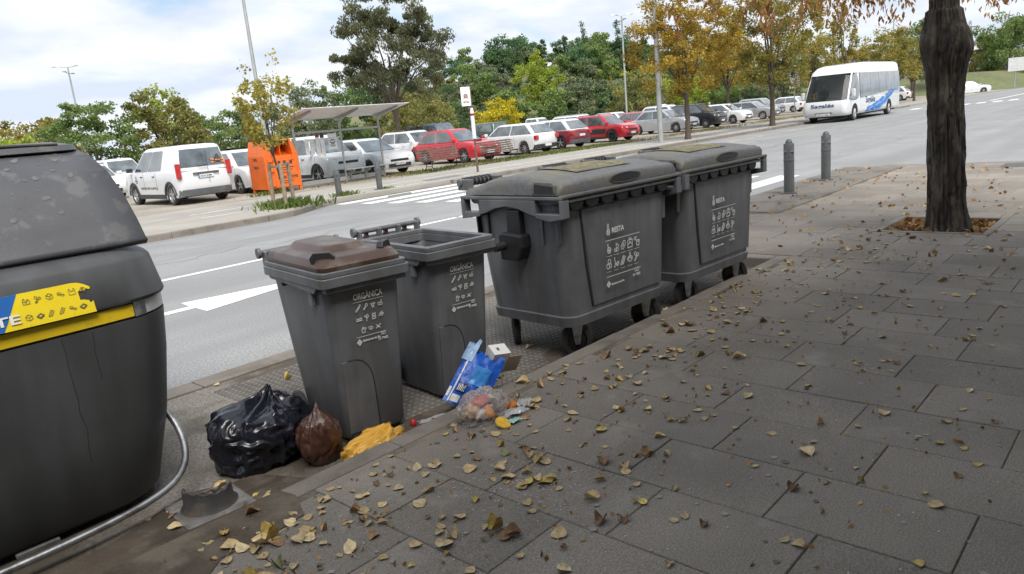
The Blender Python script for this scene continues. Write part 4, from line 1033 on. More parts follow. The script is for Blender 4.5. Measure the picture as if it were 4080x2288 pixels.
def car(label, loc, head, paintm, L=4.2, W=1.76, H=1.47, sill=.20, zh=.92, zb=.93, fo=.85, ro=.78, r=.315, xw=None, xrf=None, xrr=None, xbb=None,
        wheel='five', roofm=None, clad=False, name='parked_car', cat='car', plate=None, group=None, lights='front', sc=.93, scoop=False, spare=False, rails=False, panels=False, openhatch=False, side_win=2, nose=.12, rear_hi=True, wt=.74, no_rear=False, detail=True):
    t = thing(name, label, cat, loc, head, group); t.scale = (sc, sc, sc)
    xf, xr = L/2, -L/2; h = W/2
    xw = xf-.95 if xw is None else xw; xrf = xw-.75 if xrf is None else xrf; xbb = xr+.10 if xbb is None else xbb; xrr = xbb+.55 if xrr is None else xrr
    wx = (xf-fo, xr+ro)
    ar = r+.055
    def archpts(cx):
        return [(cx+ar*cos(a), max(sill, r+ar*sin(a))) for a in [pi+.35-(-1)*0 + 0*0 for _ in ()]]
    bot = [(xr+.10, sill+.04)]
    for cx in (wx[1], wx[0]):
        bot.append((cx-ar-.02, sill))
        for i in range(9):
            a = pi - pi*i/8; bot.append((cx+ar*cos(a), r+ar*sin(a)))
        bot.append((cx+ar+.02, sill))
    bot += [(xf-.10, sill+.02)]
    front = [(xf-.02, sill+.14), (xf, sill+.32), (xf-.025, zh-.30), (xf-nose, zh-.14), (xf-nose-.25, zh-.05)]
    hood = [((xf-nose-.25)*.5+xw*.5, zh+.005), (xw, zb+.01)]
    deck = [(xw*.5+xbb*.5, zb+.015), (xbb+.02, zb)]
    back = [(xr+.05, zb-.06), (xr+.01, zb-.22), (xr, sill+.36), (xr+.03, sill+.12)]
    out = bot+front+hood+deck+back
    arch_idx = set(range(1, len(bot)-1))
    rings = []
    for fy_, plan, dz in ((-1, .13, .07), (-.985, .09, .035), (-.93, .045, .008), (-.78, .02, 0), (-.35, 0, .005), (.35, 0, .005), (.78, .02, 0), (.93, .045, .008), (.985, .09, .035), (1, .13, .07)):
        ring = []
        for i, (x, z) in enumerate(out):
            e = max(0, (abs(x)-(L/2-.9))/.9)
            x2 = x - math.copysign(plan*e*e*1.6, x)
            z2 = z
            if z > zb-.35 and i >= len(bot): z2 = z-dz*(1 if z > zb-.12 else .4)
            yy = fy_*h
            if abs(fy_) > .9: yy = fy_*h*(1-.05*max(0, min(1, (.45-z)/.3))) 
            if i in arch_idx and abs(fy_) < .8: z2 = sill
            ring.append((x2, yy, z2))
        rings.append(ring)
    body = MB().loft(rings).build('body', paintm, t, smooth=38)
    MB().box(((wx[0]+wx[1])/2, 0, sill+.14), (L*.92, W*.80, .22)).build('underbody', M_under, t)
    # greenhouse
    wb = h*.94; wtp = h*wt
    def gx(k): return xw+(xrf-xw)*k, xbb+(xrr-xbb)*k
    def gw(k): return wb+(wtp-wb)*k
    rr_ = []
    for k, ins, dz in ((0, 0, -.03), (.5, 0, 0), (.86, 0, 0), (.95, .03, 0), (1.0, .10, 0), (1.03, .30, .0)):
        kk = min(k, .96); a, b = gx(kk); w_ = gw(kk)
        rr_.append(rrect(b+ins*.8, a-ins*.8, -w_+ins, w_-ins, max(.05, .13-ins*.2), zb+(H-zb)*min(k, 1.03)+dz, 3))
    roof = MB().loft(rr_).build('cabin', roofm or paintm, t, smooth=45)
    if roofm: pass
    # glazing
    o = .006
    def sidept(x, k, s): return (x, s*(gw(k)+o), zb+(H-zb)*k)
    k0, k1 = .05, .86
    fa, ra = gx(k0); fb_, rb = gx(k1)
    fa -= .17; fb_ -= .14; ra += .16; rb += .12
    splits = [i/side_win for i in range(side_win+1)]
    for s in (-1, 1):
        for i in range(side_win):
            u0, u1 = splits[i]+.012, splits[i+1]-.012
            if panels and i == 0: continue
            A = ra+(fa-ra)*u0; B = ra+(fa-ra)*u1; Cc = rb+(fb_-rb)*u1; D = rb+(fb_-rb)*u0
            if i == 0: D += .04
            pts = chaikin([(A, k0), (B, k0), (Cc, k1), (D, k1)], 1, True) if False else [(A, k0), (B, k0), (Cc, k1-.01), (Cc-.03, k1), (D+.04, k1), (D, k1-.04)]
            n_ = len(pts); m = MB()
            P = [sidept(x, k, s) for x, k in pts]; Q = [(x, y-s*.02, z) for x, y, z in P]
            m.v = P+Q; m.f = [tuple(range(n_)), tuple(range(2*n_-1, n_-1, -1))]+[(j, (j+1) % n_, n_+(j+1) % n_, n_+j) for j in range(n_)]
            m.build('side_window', M_gls, t)
    def endglass(nm, front_):
        m = MB(); P = []; rows_ = 5
        for j in range(rows_):
            k = (.06 if front_ else .10)+(.80 if front_ else .74)*j/(rows_-1)
            a, b = gx(k); x = a+o if front_ else b-o
            w_ = gw(k)-.085
            nx_ = 8
            for i in range(nx_+1):
                y = -w_+2*w_*i/nx_
                e = max(0, abs(y)-(gw(k)-.13))
                P.append((x-(1 if front_ else -1)*e*e*3.2, y, zb+(H-zb)*k))
        m.v = P; m.f = [(j*9+i, j*9+i+1, (j+1)*9+i+1, (j+1)*9+i) for j in range(rows_-1) for i in range(8)]
        return m.build(nm, M_gls, t, smooth=60)
    endglass('windscreen', True)
    if not no_rear: rwn = endglass('rear_window', False)
    # wheels
    ty, rm, spk = wheel_meshes(r, wheel)
    for x in wx:
        for s in (-1, 1):
            wo_ = bpy.data.objects.new('wheel', ty); C.objects.link(wo_); wo_.parent = t; wo_.location = (x, s*(h-.115), r)
            for me in (rm, spk):
                q = link(me.name.split('.')[0], me, wo_)
    # lamps, grille, bumper, plate, mirrors
    zl = zh-.26
    for s in (-1, 1):
        l = MB().loft([[(xf-.06-.30*u*u-.02, s*(h*.50+h*.44*u), zl-.01+.05*u), (xf-.035-.30*u*u, s*(h*.50+h*.44*u), zl-.05+.05*u), (xf-.045-.30*u*u, s*(h*.50+h*.44*u), zl+.035+.07*u), (xf-.22-.30*u*u, s*(h*.50+h*.40*u), zl+.06+.05*u)] for u in (0, .35, .7, 1.0)])
        l.build('headlight', M_lamp, t, smooth=50)
        if rear_hi:
            m = MB().box((xr+.06, s*h*.86, zb-.16), (.16, h*.26, .20)) if not panels else MB().box((xr+.05, s*h*.93, zb-.02), (.12, h*.16, .46))
        else: m = MB().box((xr+.06, s*h*.80, zb-.18), (.16, h*.36, .14))
        m.build('tail_light', M_tail, t, bev=.03, seg=3)
        m = MB().box((xw-.16, s*(h+.07), zb+.10), (.10, .20, .14)); m.build('mirror', paintm if not panels else M_trim, t, bev=.03, seg=3)
    if lights == 'front':
        g = MB().box((xf-.012, 0, zh-.36), (.05, W*.50, .09)); g.build('grille', M_trim, t, bev=.02)
        MB().box((xf-.02, 0, sill+.17), (.06, W*.62, .13)).build('lower_grille', M_trim, t, bev=.02)
        px, sgn, pz = xf+.012, 1, sill+.23
    else:
        bm_ = MB().loft([[(xr-.012+.13*e, y, sill+.05), (xr-.02+.13*e, y, sill+.12), (xr-.012+.13*e, y, sill+.24), (xr+.1+.13*e, y, sill+.24), (xr+.1+.13*e, y, sill+.05)] for y, e in ((-h*.97, 1), (-h*.8, .35), (-h*.4, 0), (h*.4, 0), (h*.8, .35), (h*.97, 1))])
        bm_.build('bumper', M_clad if (panels or clad) else M_trim, t, smooth=40)
        px, sgn, pz = xr-.018, -1, (sill+.44 if (panels or clad) else sill+.18)
        if panels: px = xr-.02; pz = zb-.22
        MB().box((xr+.0, h*.05, zb+.06 if not panels else zb+.10), (.02, .32, .018)).build('wiper', M_trim, t)
    pl = MB().box((px, 0, pz), (.012, .50, .11)).build('number_plate', M_plate, t, bev=.004)
    MB().box((px, -sgn*.228 if sgn > 0 else .228, pz), (.014, .04, .108)).build('plate_band', M_bs, pl)
    if plate:
        text(plate, .085, (px+sgn*.008, -sgn*.19, pz-.03), (0, sgn, 0), (0, 0, 1), M_trim, pl, .01, width=.37)
    # door seams and handles
    if detail:
        for s in (-1, 1):
            for x in (xw-.05, xw-1.0, xw-1.95):
                if x < wx[1]+ar+.0: x = wx[1]+ar*.6+.12
                MB().box((x, s*(h+.0005), (sill+zb)/2+.10), (.008, .006, zb-sill-.28)).build('door_seam', M_trim, t)
            for x in (xw-.85, xw-1.8): MB().box((x, s*(h+.008), zb-.14), (.16, .03, .03)).build('door_handle', paintm if not panels else M_trim, t, bev=.008)
    if clad:
        for x in wx:
            for s in (-1, 1):
                m = MB(); n_ = 10
                A = [[(x+rad*cos(pi*i/n_), s*(h+dd), r+rad*sin(pi*i/n_)) for rad, dd in ((ar-.01, -.03), (ar-.01, .008), (ar+.06, .008), (ar+.06, -.03))] for i in range(n_+1)]
                m.loft(A); m.build('arch_trim', M_trim, t, smooth=40)
        for s in (-1, 1): MB().box(((wx[0]+wx[1])/2, s*(h-.012), sill+.06), (wx[0]-wx[1]-2*ar-.05, .04, .14)).build('sill_trim', M_trim, t, bev=.015)
    if scoop:
        o_ = MB().prism([(-.22, 0), (.20, 0), (.20, .075), (-.1, .05)], 'Y', -.22, .22).build('bonnet_scoop', paintm, t, bev=.02)
        o_.location = ((xf-nose-.25)*.35+xw*.65, 0, zh-.01)
        MB().box((.20, 0, .045), (.012, .36, .045)).build('scoop_mouth', M_trim, o_)
    if spare: wheel_small(t, (xr-.10, .1, zb-.12), .33, .2, pi/2, 'spare_wheel')
    if rails:
        for s in (-1, 1): MB().tube([(xrf-.1, s*wtp*.9, H+.0), (xrf-.2, s*wtp*.9, H+.05), (xrr+.3, s*wtp*.9, H+.05), (xrr+.2, s*wtp*.9, H)], .018, 6).build('roof_rail', M_trim if roofm is None and paintm is not P_white else M_chr, t)
    if openhatch:
        m = MB().box((0, 0, 0), (.75, W*.7, .06)); ho = m.build('open_tailgate', paintm, t, bev=.02); ho.location = (xrr-.15, 0, H+.22); ho.rotation_euler = (0, RAD(28), 0)
    return t
DN, UPW = -pi/2, pi/2
G1 = 'cars parked along the far side of the street'
# front row
van = car('white panelled van with black bumper parked beside the orange bin, rear to the street', (9.92, 23.1, 0), UPW, P_white, L=4.36, W=1.75, H=1.80, zh=1.08, zb=1.06, sill=.22, fo=.82, ro=.72, r=.32, xw=1.42, xrf=.38, xrr=-1.98, xbb=-2.12, wheel='cap', panels=True, clad=True, lights='rear', plate='3636 JHM', name='white_van', cat='van', side_win=3, wt=.80, sc=.93, group=G1)
h_ = .875; xr_ = -2.18
strokes([[(0, 0), (0, 1)]], .012, M_trim, (xr_-.018, -.10, .62), (0, -1, 0), (0, 0, 1), 1.0, van, 'door_seam')
MB().box((xr_-.02, -.02, .93), (.03, .85, .07)).build('door_strip', M_clad, van, bev=.015)
text('CONSTRUCCIONS  R.J. MOLAS, SL', .10, (.75, h_+.004, .52), (-1, 0, 0), (0, 0, 1), M_trim, van, .01, width=1.35)
strokes([[(0, 0), (.5, 1), (1, 0), (0, 0)], [(.1, -.3), (.9, -.3)], [(.2, .2), (.8, .2)]], .12, M_trim, (1.10, h_+.004, .78), (-1, 0, 0), (0, 0, 1), .17, van, 'emblem')
M_or = mat('orange_print', (.75, .22, .04), .4)
strokes([[(-.2, 0), (1.2, .3)], [(-.2, .35), (1.2, -.05)]], .13, M_or, (xr_+.045, -.34, 1.22), (0, -1, 0), (.12, 0, .9), .30, van, 'window_sticker')
strokes([[(.1, .1), (.5, .8), (.9, .1), (.1, .1)]], .1, M_trim, (xr_+.040, -.34, 1.22), (0, -1, 0), (.12, 0, .9), .30, van, 'window_sticker')

car('white hatchback half hidden behind the orange textile bin', (12.50, 23.75, 0), DN, P_white, L=4.08, W=1.73, H=1.5, wheel='five', lights='front', group=G1)
car('white delivery van with black grille seen through the bus shelter glass', (15.35, 23.6, 0), DN, P_white, L=4.2, W=1.76, H=1.74, zh=1.06, zb=1.05, xw=1.25, xrf=.45, xrr=-1.9, xbb=-2.02, panels=True, clad=True, name='white_van', cat='van', wt=.8, group=G1)
car('white saloon with chrome chevrons and a foreign plate beside the bus shelter', (17.20, 23.1, 0), DN, P_white, L=4.26, W=1.77, H=1.46, xw=1.05, xrf=.15, xbb=-2.0, xrr=-1.2, plate='CE 638 RJ', group=G1)
car('white crossover with black wheel arches behind the shelter side of the red hatchback', (24.45, 28.9, 0), DN, P_white, L=4.4, W=1.85, H=1.6, zh=1.0, zb=1.0, r=.34, clad=True, wheel='dark', group=G1)
car('bright red hatchback with bonnet scoop parked behind the benches', (22.05, 23.15, 0), DN, P_red, L=4.2, W=1.74, H=1.50, wheel='multi', scoop=True, xw=.95, xrf=.15, xbb=-1.98, xrr=-1.35, group=G1)
car('white hatchback showing its red tail lights beside the scooped red car', (25.80, 23.2, 0), UPW, P_white, L=4.28, W=1.76, H=1.46, lights='rear', wheel='multi', group=G1)
car('dark red hatchback with a white roof, rear to the street', (28.55, 23.2, 0), UPW, P_dred, L=4.0, W=1.75, H=1.47, lights='rear', roofm=P_white, clad=True, wheel='five', group=G1)
cc = car('red crossover with black door panels and black wheels facing the street', (32.85, 23.2, 0), DN, P_red, L=4.16, W=1.73, H=1.50, clad=True, wheel='dark', rails=True, zh=.98, group=G1)
for s in (-1, 1):
    m = MB().box((.1, s*.868, .62), (1.45, .03, .26)).build('door_panel', M_trim, cc, bev=.03, seg=3)
    for i in range(5):
        for j in range(2): MB().box((-.45+.27*i, s*.885, .565+.115*j), (.22, .012, .085)).build('air_bump', M_trim, m, bev=.006)
car('silver grey saloon facing the street beside the slim lamp post', (39.65, 23.5, 0), DN, P_silver, L=4.43, W=1.75, H=1.47, xw=1.1, xrf=.35, xbb=-1.75, xrr=-1.1, wheel='multi', rear_hi=False, group=G1)
car('black compact people carrier facing the street', (43.70, 23.55, 0), DN, P_black, L=4.08, W=1.77, H=1.62, zh=1.02, zb=1.02, xw=1.25, xrf=.45, wheel='multi', rails=True, group=G1)
car('white hatchback with alloy wheels between the black and the old silver car', (47.95, 23.85, 0), DN, P_white, L=4.25, W=1.79, H=1.45, wheel='five', group=G1)
car('old silver estate car with worn hubcaps behind the leafy green tree', (53.35, 24.1, 0), DN, P_silver, L=4.1, W=1.68, H=1.42, wheel='cap', xw=.95, xrf=.25, group=G1)
G2 = 'cars in the rows further back in the car park'
car('white hatchback with dark lower grille behind the big recycling container', (10.15, 31.4, 0), DN, P_white, L=4.05, W=1.70, H=1.44, group=G2)
car('white family car beyond the other white car by the panelled van', (13.0, 36.3, 0), DN, P_white, L=4.3, W=1.78, H=1.58, group=G2)
car('grey car furthest back behind the white cars at the tree line', (11.4, 41.0, 0), DN, P_grey, L=4.3, W=1.78, H=1.5, group=G2)
car('slate blue passenger van with dark windows at the back of the car park', (33.2, 37.0, 0), DN, P_blue, L=4.9, W=1.9, H=1.96, zh=1.15, zb=1.12, xw=1.75, xrf=1.1, xbb=-2.4, xrr=-2.3, side_win=3, name='passenger_van', cat='van', wt=.82, group=G2)
car('dark green off-road car with a spare wheel on its tailgate', (34.9, 34.2, 0), UPW, P_green, L=4.0, W=1.75, H=1.66, zh=1.05, zb=1.05, r=.36, lights='rear', spare=True, xbb=-1.95, xrr=-1.8, group=G2)
car('grey car with arched roof behind the white hatchback', (39.4, 37.8, 0), DN, P_grey, L=4.3, W=1.76, H=1.48, group=G2)
car('white estate car with long roof behind the grey arched car', (43.6, 41.5, 0), DN, P_white, L=4.6, W=1.8, H=1.52, rails=True, group=G2)
car('beige car roof beyond the white estate car', (48.0, 46.0, 0), DN, paint('beige', (.42, .25, .17)), L=4.2, W=1.75, H=1.5, group=G2)
car('white pickup with upright cab behind the dark red hatchback', (49.0, 41.2, 0), DN, P_white, L=4.9, W=1.8, H=1.72, zh=1.08, zb=1.05, xw=.95, xrf=.45, xbb=-1.0, xrr=-.9, name='pickup_truck', cat='pickup', group=G2)
car('white car with roof rails just behind the red crossover', (37.4, 28.2, 0), DN, P_white, L=4.4, W=1.8, H=1.62, rails=True, zb=1.0, zh=1.0, group=G2)
car('faded red hatchback half hidden behind the silver grey saloon', (44.1, 28.6, 0), UPW, P_rose, L=4.0, W=1.72, H=1.46, lights='rear', group=G2)
car('white people carrier behind the faded red hatchback', (49.4, 33.6, 0), DN, P_white, L=4.4, W=1.8, H=1.58, group=G2)
car('dark grey people carrier with white roof box behind the lamp post', (49.7, 29.2, 0), DN, P_grey, L=4.5, W=1.84, H=1.74, zh=1.05, zb=1.05, roofm=P_white, rails=True, group=G2)
car('white car parked with its tailgate raised', (64.8, 36.6, 0), DN, P_white, L=4.3, W=1.78, H=1.55, openhatch=True, group=G2)
car('tall silver hatchback behind the old silver estate car', (60.7, 26.8, 0), DN, P_silver, L=4.25, W=1.78, H=1.62, zb=1.0, zh=1.0, group=G2)
car('white hatchback beside the parking sign', (68.2, 27.8, 0), UPW, P_white, L=4.1, W=1.75, H=1.5, lights='rear', group=G2)
car('small white car parked under the trees behind the minibus', (82.0, 22.6, 0), UPW, P_white, L=4.0, W=1.7, H=1.5, lights='rear', group=G2)
car('white saloon driving through the junction by the grass bank', (92.5, 17.9, ZR), RAD(-60), P_white, L=4.5, W=1.82, H=1.45, wheel='multi', name='white_car', xw=1.1, xrf=.3, xbb=-1.85, xrr=-1.0)

# ------------------------------------------------------------------ people
def skinbody(name, joints, edges, root, m, parent=None, sub=2):
    me = bpy.data.meshes.new(name); me.from_pydata([j[0] for j in joints], edges, [])
    o = link(name, me, parent)
    sk = o.modifiers.new('skin', 'SKIN'); sk.use_smooth_shade = True
    for i, j in enumerate(joints):
        me.skin_vertices[0].data[i].radius = (j[1], j[2] if len(j) > 2 else j[1]); me.skin_vertices[0].data[i].use_root = (i == root)
    ss = o.modifiers.new('sub', 'SUBSURF'); ss.levels = 1; ss.render_levels = sub
    me.materials.append(m); return o
M_skin = mat('skin', (.46, .27, .19), .55); M_hair = mat('hair', (.10, .07, .05), .7); M_cl1 = mat('dark_coat', (.03, .032, .04), .85); M_cl2 = mat('brown_coat', (.12, .07, .05), .85); M_trs = mat('trousers', (.04, .045, .06), .85)
def head(parent, c, hairm, s=1.0, face=(-1, 0)):
    """skull with jaw, nose, ears and hair; face = direction looked at"""
    fa = math.atan2(face[1], face[0]); 
    hd = MB(); rings = []
    for z, r, off in ((-.115, .045, .03), (-.10, .058, .025), (-.06, .072, .012), (-.01, .080, .004), (.04, .084, -.002), (.08, .076, -.006), (.105, .05, -.008), (.115, .015, -.008)):
        rings.append([(off+r*1.12*cos(q)+(.012 if abs(q) < .2 and -.03 < z < .0 else 0), r*.88*sin(q), z) for q in [2*pi*i/16-pi for i in range(16)]])
    hd.loft(rings); ho = hd.build('head', M_skin, parent, smooth=60); ho.location = c; ho.scale = (s, s, s); ho.rotation_euler = (0, 0, fa)
    MB().prism([(.085, .005), (.115, -.03), (.085, -.038)], 'Y', -.012, .012).build('nose', M_skin, ho, bev=.004)
    for sy in (-1, 1):
        MB().box((-.005, sy*.076, -.01), (.03, .015, .05)).build('ear', M_skin, ho, bev=.006)
        MB().box((.084, sy*.032, .012), (.008, .022, .010)).build('eye', M_hair, ho)
    MB().box((.082, 0, -.068), (.01, .045, .008)).build('mouth', mat('lips', (.3, .12, .1), .5), ho)
    hr = MB(); hr.loft([[(-.012+r*1.14*cos(q), r*.92*sin(q), z+.02*cos(q)) for q in [2*pi*i/16 for i in range(16)]] for z, r in ((.03, .088), (.07, .086), (.1, .066), (.122, .03))]); hr.build('hair', hairm, ho, smooth=60)
    return ho

# ------------------------------------------------------------------ coach
bus = thing('minibus', 'white minibus with blue paint swoosh parked at the far kerb', 'bus', (45.35, 14.38, ZR), pi); bus.scale = (1.1, 1.1, 1.1)
BL, BW = 8.9, 2.06
def bx_front(z):
    P = [(.30, 4.36), (.5, 4.45), (.85, 4.42), (1.02, 4.33), (1.6, 4.02), (2.2, 3.62), (2.4, 3.40), (2.6, 2.9), (2.72, 2.2), (2.76, 1.2)]
    for (a, xa), (b, xb) in zip(P, P[1:]):
        if a <= z <= b: return xa+(xb-xa)*(z-a)/(b-a)
    return P[-1][1]
def bw_(z): return BW/2*(1 - .03*max(0, (.6-z)/.4) - .10*max(0, (z-1.1)/1.6)**1.3)
rings = []
for z, cut, ins in ((.30, 0, .05), (.36, 0, 0), (.5, 0, 0), (.85, 0, 0), (1.02, 0, 0), (1.03, 1.25, .02), (2.22, .95, .02), (2.24, 0, 0), (2.4, 0, 0), (2.6, 0, .02), (2.70, 0, .07), (2.76, 0, .2), (2.77, 0, .5)):
    f = bx_front(z)-cut; rear = -4.42+.06*max(0, z-1.0)+ins*.8
    rings.append(rrect(rear, f-ins*.5, -bw_(z)+ins, bw_(z)-ins, .22 if cut == 0 else .05, z, 5))
MB().loft(rings).build('body', P_white, bus, smooth=40)
MB().box((0, 0, .34), (8.0, 1.7, .22)).build('underbody', M_under, bus)
M_cab = mat('cab_interior', (.03, .03, .032), .8)
MB().box((3.25, 0, 1.035), (1.6, 1.8, .02)).build('dashboard', M_cab, bus)
MB().box((2.60, 0, 1.62), (.03, 1.8, 1.18)).build('cab_bulkhead', M_cab, bus)
M_scr = glassmat('windscreen_glass', (.05, .06, .065), .30, .03)
m = MB(); P = []
for j in range(8):
    z = .93+(2.26-.93)*j/7
    for i in range(13):
        y = (-1+2*i/12)*(bw_(z)-.06); e = max(0, abs(y)-(bw_(z)-.40)); P.append((bx_front(z)-.03-e*e*1.6, y, z))
m.v = P; m.f = [(j*13+i, j*13+i+1, (j+1)*13+i+1, (j+1)*13+i) for j in range(7) for i in range(12)]
m.build('windscreen', M_scr, bus, smooth=60)
for s in (-1, 1):
    MB().tube([(bx_front(1.0)-.30, s*(bw_(1.0)-.05), 1.0), (bx_front(1.6)-.28, s*(bw_(1.6)-.05), 1.6), (bx_front(2.26)-.26, s*(bw_(2.26)-.05), 2.27)], .055, 8).build('pillar', P_white, bus, smooth=60)
    # arched cab side window
    ap = chaikin([(2.40, .98), (4.0, .94), (3.85, 1.35), (3.45, 2.0), (3.10, 2.24), (2.75, 2.2), (2.55, 1.9)], 2, True)
    q = MB(); n_ = len(ap); q.v = [(x, s*(bw_(z)+.004), z) for x, z in ap]+[(x, s*(bw_(z)-.012), z) for x, z in ap]
    q.f = [tuple(range(n_)), tuple(range(2*n_-1, n_-1, -1))]+[(j, (j+1) % n_, n_+(j+1) % n_, n_+j) for j in range(n_)]
    q.build('cab_window', M_gls, bus)
    xs = [-4.25, -3.3, -1.95, -.6, .75, 2.35]
    for a, b in zip(xs, xs[1:]):
        def lz_(x): return 1.04+.05*(2.35-x)
        q = MB(); V = []
        for k in range(6):
            za_, zb_ = lz_(a)+(2.24-lz_(a))*k/5, lz_(b)+(2.24-lz_(b))*k/5
            V += [(a+.012, s*(bw_(za_)+.005), za_), (b-.012, s*(bw_(zb_)+.005), zb_)]
        q.v = V; q.f = [(2*k, 2*k+1, 2*k+3, 2*k+2) for k in range(5)]
        q.build('side_window', M_gls, bus, smooth=60)
    MB().box((4.27, s*.76, .645), (.26, .36, .10)).build('headlight', M_lamp, bus, bev=.03, seg=3)
    MB().box((3.85, s*(bw_(1)+.16), 1.32), (.13, .16, .36)).build('mirror', P_white, bus, bev=.04, seg=3)
    MB().box((3.80, s*(bw_(1)+.05), 1.22), (.04, .20, .04)).build('mirror_arm', M_trim, bus)
    ty, rm, spk = wheel_meshes(.36, 'cap')
    for x in (3.15, -2.35):
        wo_ = bpy.data.objects.new('wheel', ty); C.objects.link(wo_); wo_.parent = bus; wo_.location = (x, s*(BW/2-.10), .36)
        link('rim', rm, wo_); link('spokes', spk, wo_)
        m = MB(); A = [[(x+rad*cos(pi*i/10), s*(BW/2+dd), .38+rad*sin(pi*i/10)) for rad, dd in ((.2, -.05), (.2, .004), (.44, .004), (.44, -.05))] for i in range(11)]
        m.loft(A); m.build('wheel_arch', M_under, bus)
    MB().tube([(x, s*.62, 1.06+.02) for x in (3.9, 3.3)], .012, 5) 
MB().loft([[(4.42-.14*u*u, u*.92, .585-.08*(1-u*u)+.01), (4.475-.14*u*u, u*.92, .545-.08*(1-u*u)), (4.42-.14*u*u, u*.92, .51-.10*(1-u*u)-.02)] for u in [-1+i/5 for i in range(11)]]).build('smile_grille', M_trim, bus, smooth=40)
pl = MB().box((4.475, -.0, .40), (.012, .62, .11)).build('number_plate', M_plate, bus)
text('3573 HGJ', .09, (4.483, -.26, .365), (0, 1, 0), (0, 0, 1), M_trim, pl, .01, width=.5)
M_sag = mat('navy_lettering', (.02, .05, .16), .5)
text('Sagalés', .24, (4.452, -.60, .735), (0, 1, 0), (-.08, 0, 1), M_sag, bus, .02, width=1.1)
text('1373', .10, (4.40, .62, .80), (-.25, 1, 0), (-.15, 0, 1), mat('pale_blue_print', (.25, .33, .5), .5), bus, .01)
M_sw = [mat('swoosh_blue', (.03, .16, .50), .4), mat('swoosh_light', (.12, .33, .68), .4), mat('swoosh_dark', (.05, .07, .16), .5)]
for s in (-1, 1):
    # side lettering reads from the front of the picture
    rgt = (-1, 0, 0) if s > 0 else (1, 0, 0)
    text('Sagalés', .42, ((1.55 if s > 0 else .05), s*(bw_(.9)+.008), .78), rgt, (0, -s*.03, 1), M_sag, bus, .02, width=1.5)
    for k, (off, wd, mm) in enumerate(((0, .56, 0), (.55, .34, 1), (-.42, .16, 2), (.95, .12, 0))):
        m = MB(); n_ = 22; rj = random.Random(k)
        A = []
        for i in range(n_+1):
            u = i/n_; x = 1.35-5.0*u-off*.55*(1-u*.3); z = .36+ .10*u + 1.0*u**2.2 + off*.10
            w_ = wd*(.25+.75*sin(pi*min(1, u*.85+.12)))*rj.uniform(.75, 1.15)
            z0, z1 = z-w_*.35, z+w_*.65
            if z1 > 1.30: z1 = 1.30
            if z0 > 1.25: z0 = 1.25
            if x < -4.3: x = -4.3
            A.append([(x+.35*w_, s*(bw_(max(.3, z0))+.006+.001*k), max(.33, z0)), (x-.35*w_, s*(bw_(z1)+.006+.001*k), max(.34, z1))])
        m.v = [p for a in A for p in a]; m.f = [(2*i, 2*i+1, 2*i+3, 2*i+2) for i in range(n_) if rj.random() > .10]
        m.build('swoosh', M_sw[mm], bus)
sg = MB().box((4.02, -.62, 1.30), (.01, .34, .26)).build('school_run_sign', mat('sign_yellow', (.75, .47, .02), .5), bus)
for dy in (-.06, .06): strokes([arc(.5, .85, .14), [(.5, .7), (.5, .35), (.3, 0)], [(.5, .35), (.7, 0)], [(.25, .5), (.75, .55)]], .16, M_trim, (4.027, -.68+dy*1.3, 1.21), (0, 1, 0), (0, 0, 1), .17, sg)
MB().tube([(4.22, -.55, 1.08), (4.10, .0, 1.16), (4.08, .45, 1.14)], .014, 5).build('wiper', M_trim, bus)
# driver at the wheel (front of the coach is local +x)
drv = thing('person', 'person in a dark coat sitting at the wheel of the minibus', 'person', (45.35-3.5, 14.38+.45, ZR+1.15), 0)
skinbody('body', [((0, 0, .02), .16, .13), ((0, 0, .22), .15, .11), ((-.01, 0, .42), .17, .11), ((-.02, 0, .53), .06), ((-.03, 0, .60), .055), ((0, .19, .43), .07), ((-.06, .23, .22), .05), ((-.30, .14, .20), .035), ((-.36, .12, .20), .04), ((0, -.19, .43), .07), ((-.06, -.23, .22), .05), ((-.30, -.14, .20), .035), ((-.36, -.12, .20), .04)],
         [(0, 1), (1, 2), (2, 3), (3, 4), (2, 5), (5, 6), (6, 7), (7, 8), (2, 9), (9, 10), (10, 11), (11, 12)], 0, M_cl1, drv)
head(drv, (-.03, 0, .72), mat('pale_cap', (.5, .48, .44), .8), 1.0, (-1, .1))
# person standing between the parked cars
per = thing('person', 'person in a brown coat standing among the parked cars', 'person', (56.2, 29.0, 0), 0)
skinbody('body', [((0, 0, .78), .13, .10), ((0, 0, .98), .14, .10), ((0, 0, 1.17), .16, .10), ((0, 0, 1.27), .055), ((0, 0, 1.33), .05), ((0, .18, 1.16), .065), ((.02, .22, .92), .05), ((-.02, .22, .72), .036), ((-.03, .215, .64), .035), ((0, -.18, 1.16), .065), ((.02, -.22, .92), .05), ((-.02, -.22, .72), .036), ((-.03, -.215, .64), .035),
                  ((0, .09, .72), .085), ((-.01, .10, .40), .06), ((.01, .10, .07), .045), ((-.12, .10, .04), .04), ((0, -.09, .72), .085), ((-.01, -.10, .40), .06), ((.01, -.10, .07), .045), ((-.12, -.10, .04), .04)],
         [(0, 1), (1, 2), (2, 3), (3, 4), (2, 5), (5, 6), (6, 7), (7, 8), (2, 9), (9, 10), (10, 11), (11, 12), (0, 13), (13, 14), (14, 15), (15, 16), (0, 17), (17, 18), (18, 19), (19, 20)], 0, M_cl2, per)
head(per, (0, 0, 1.44), mat('straw_hat', (.5, .4, .26), .8), 1.0, (-1, -.3))

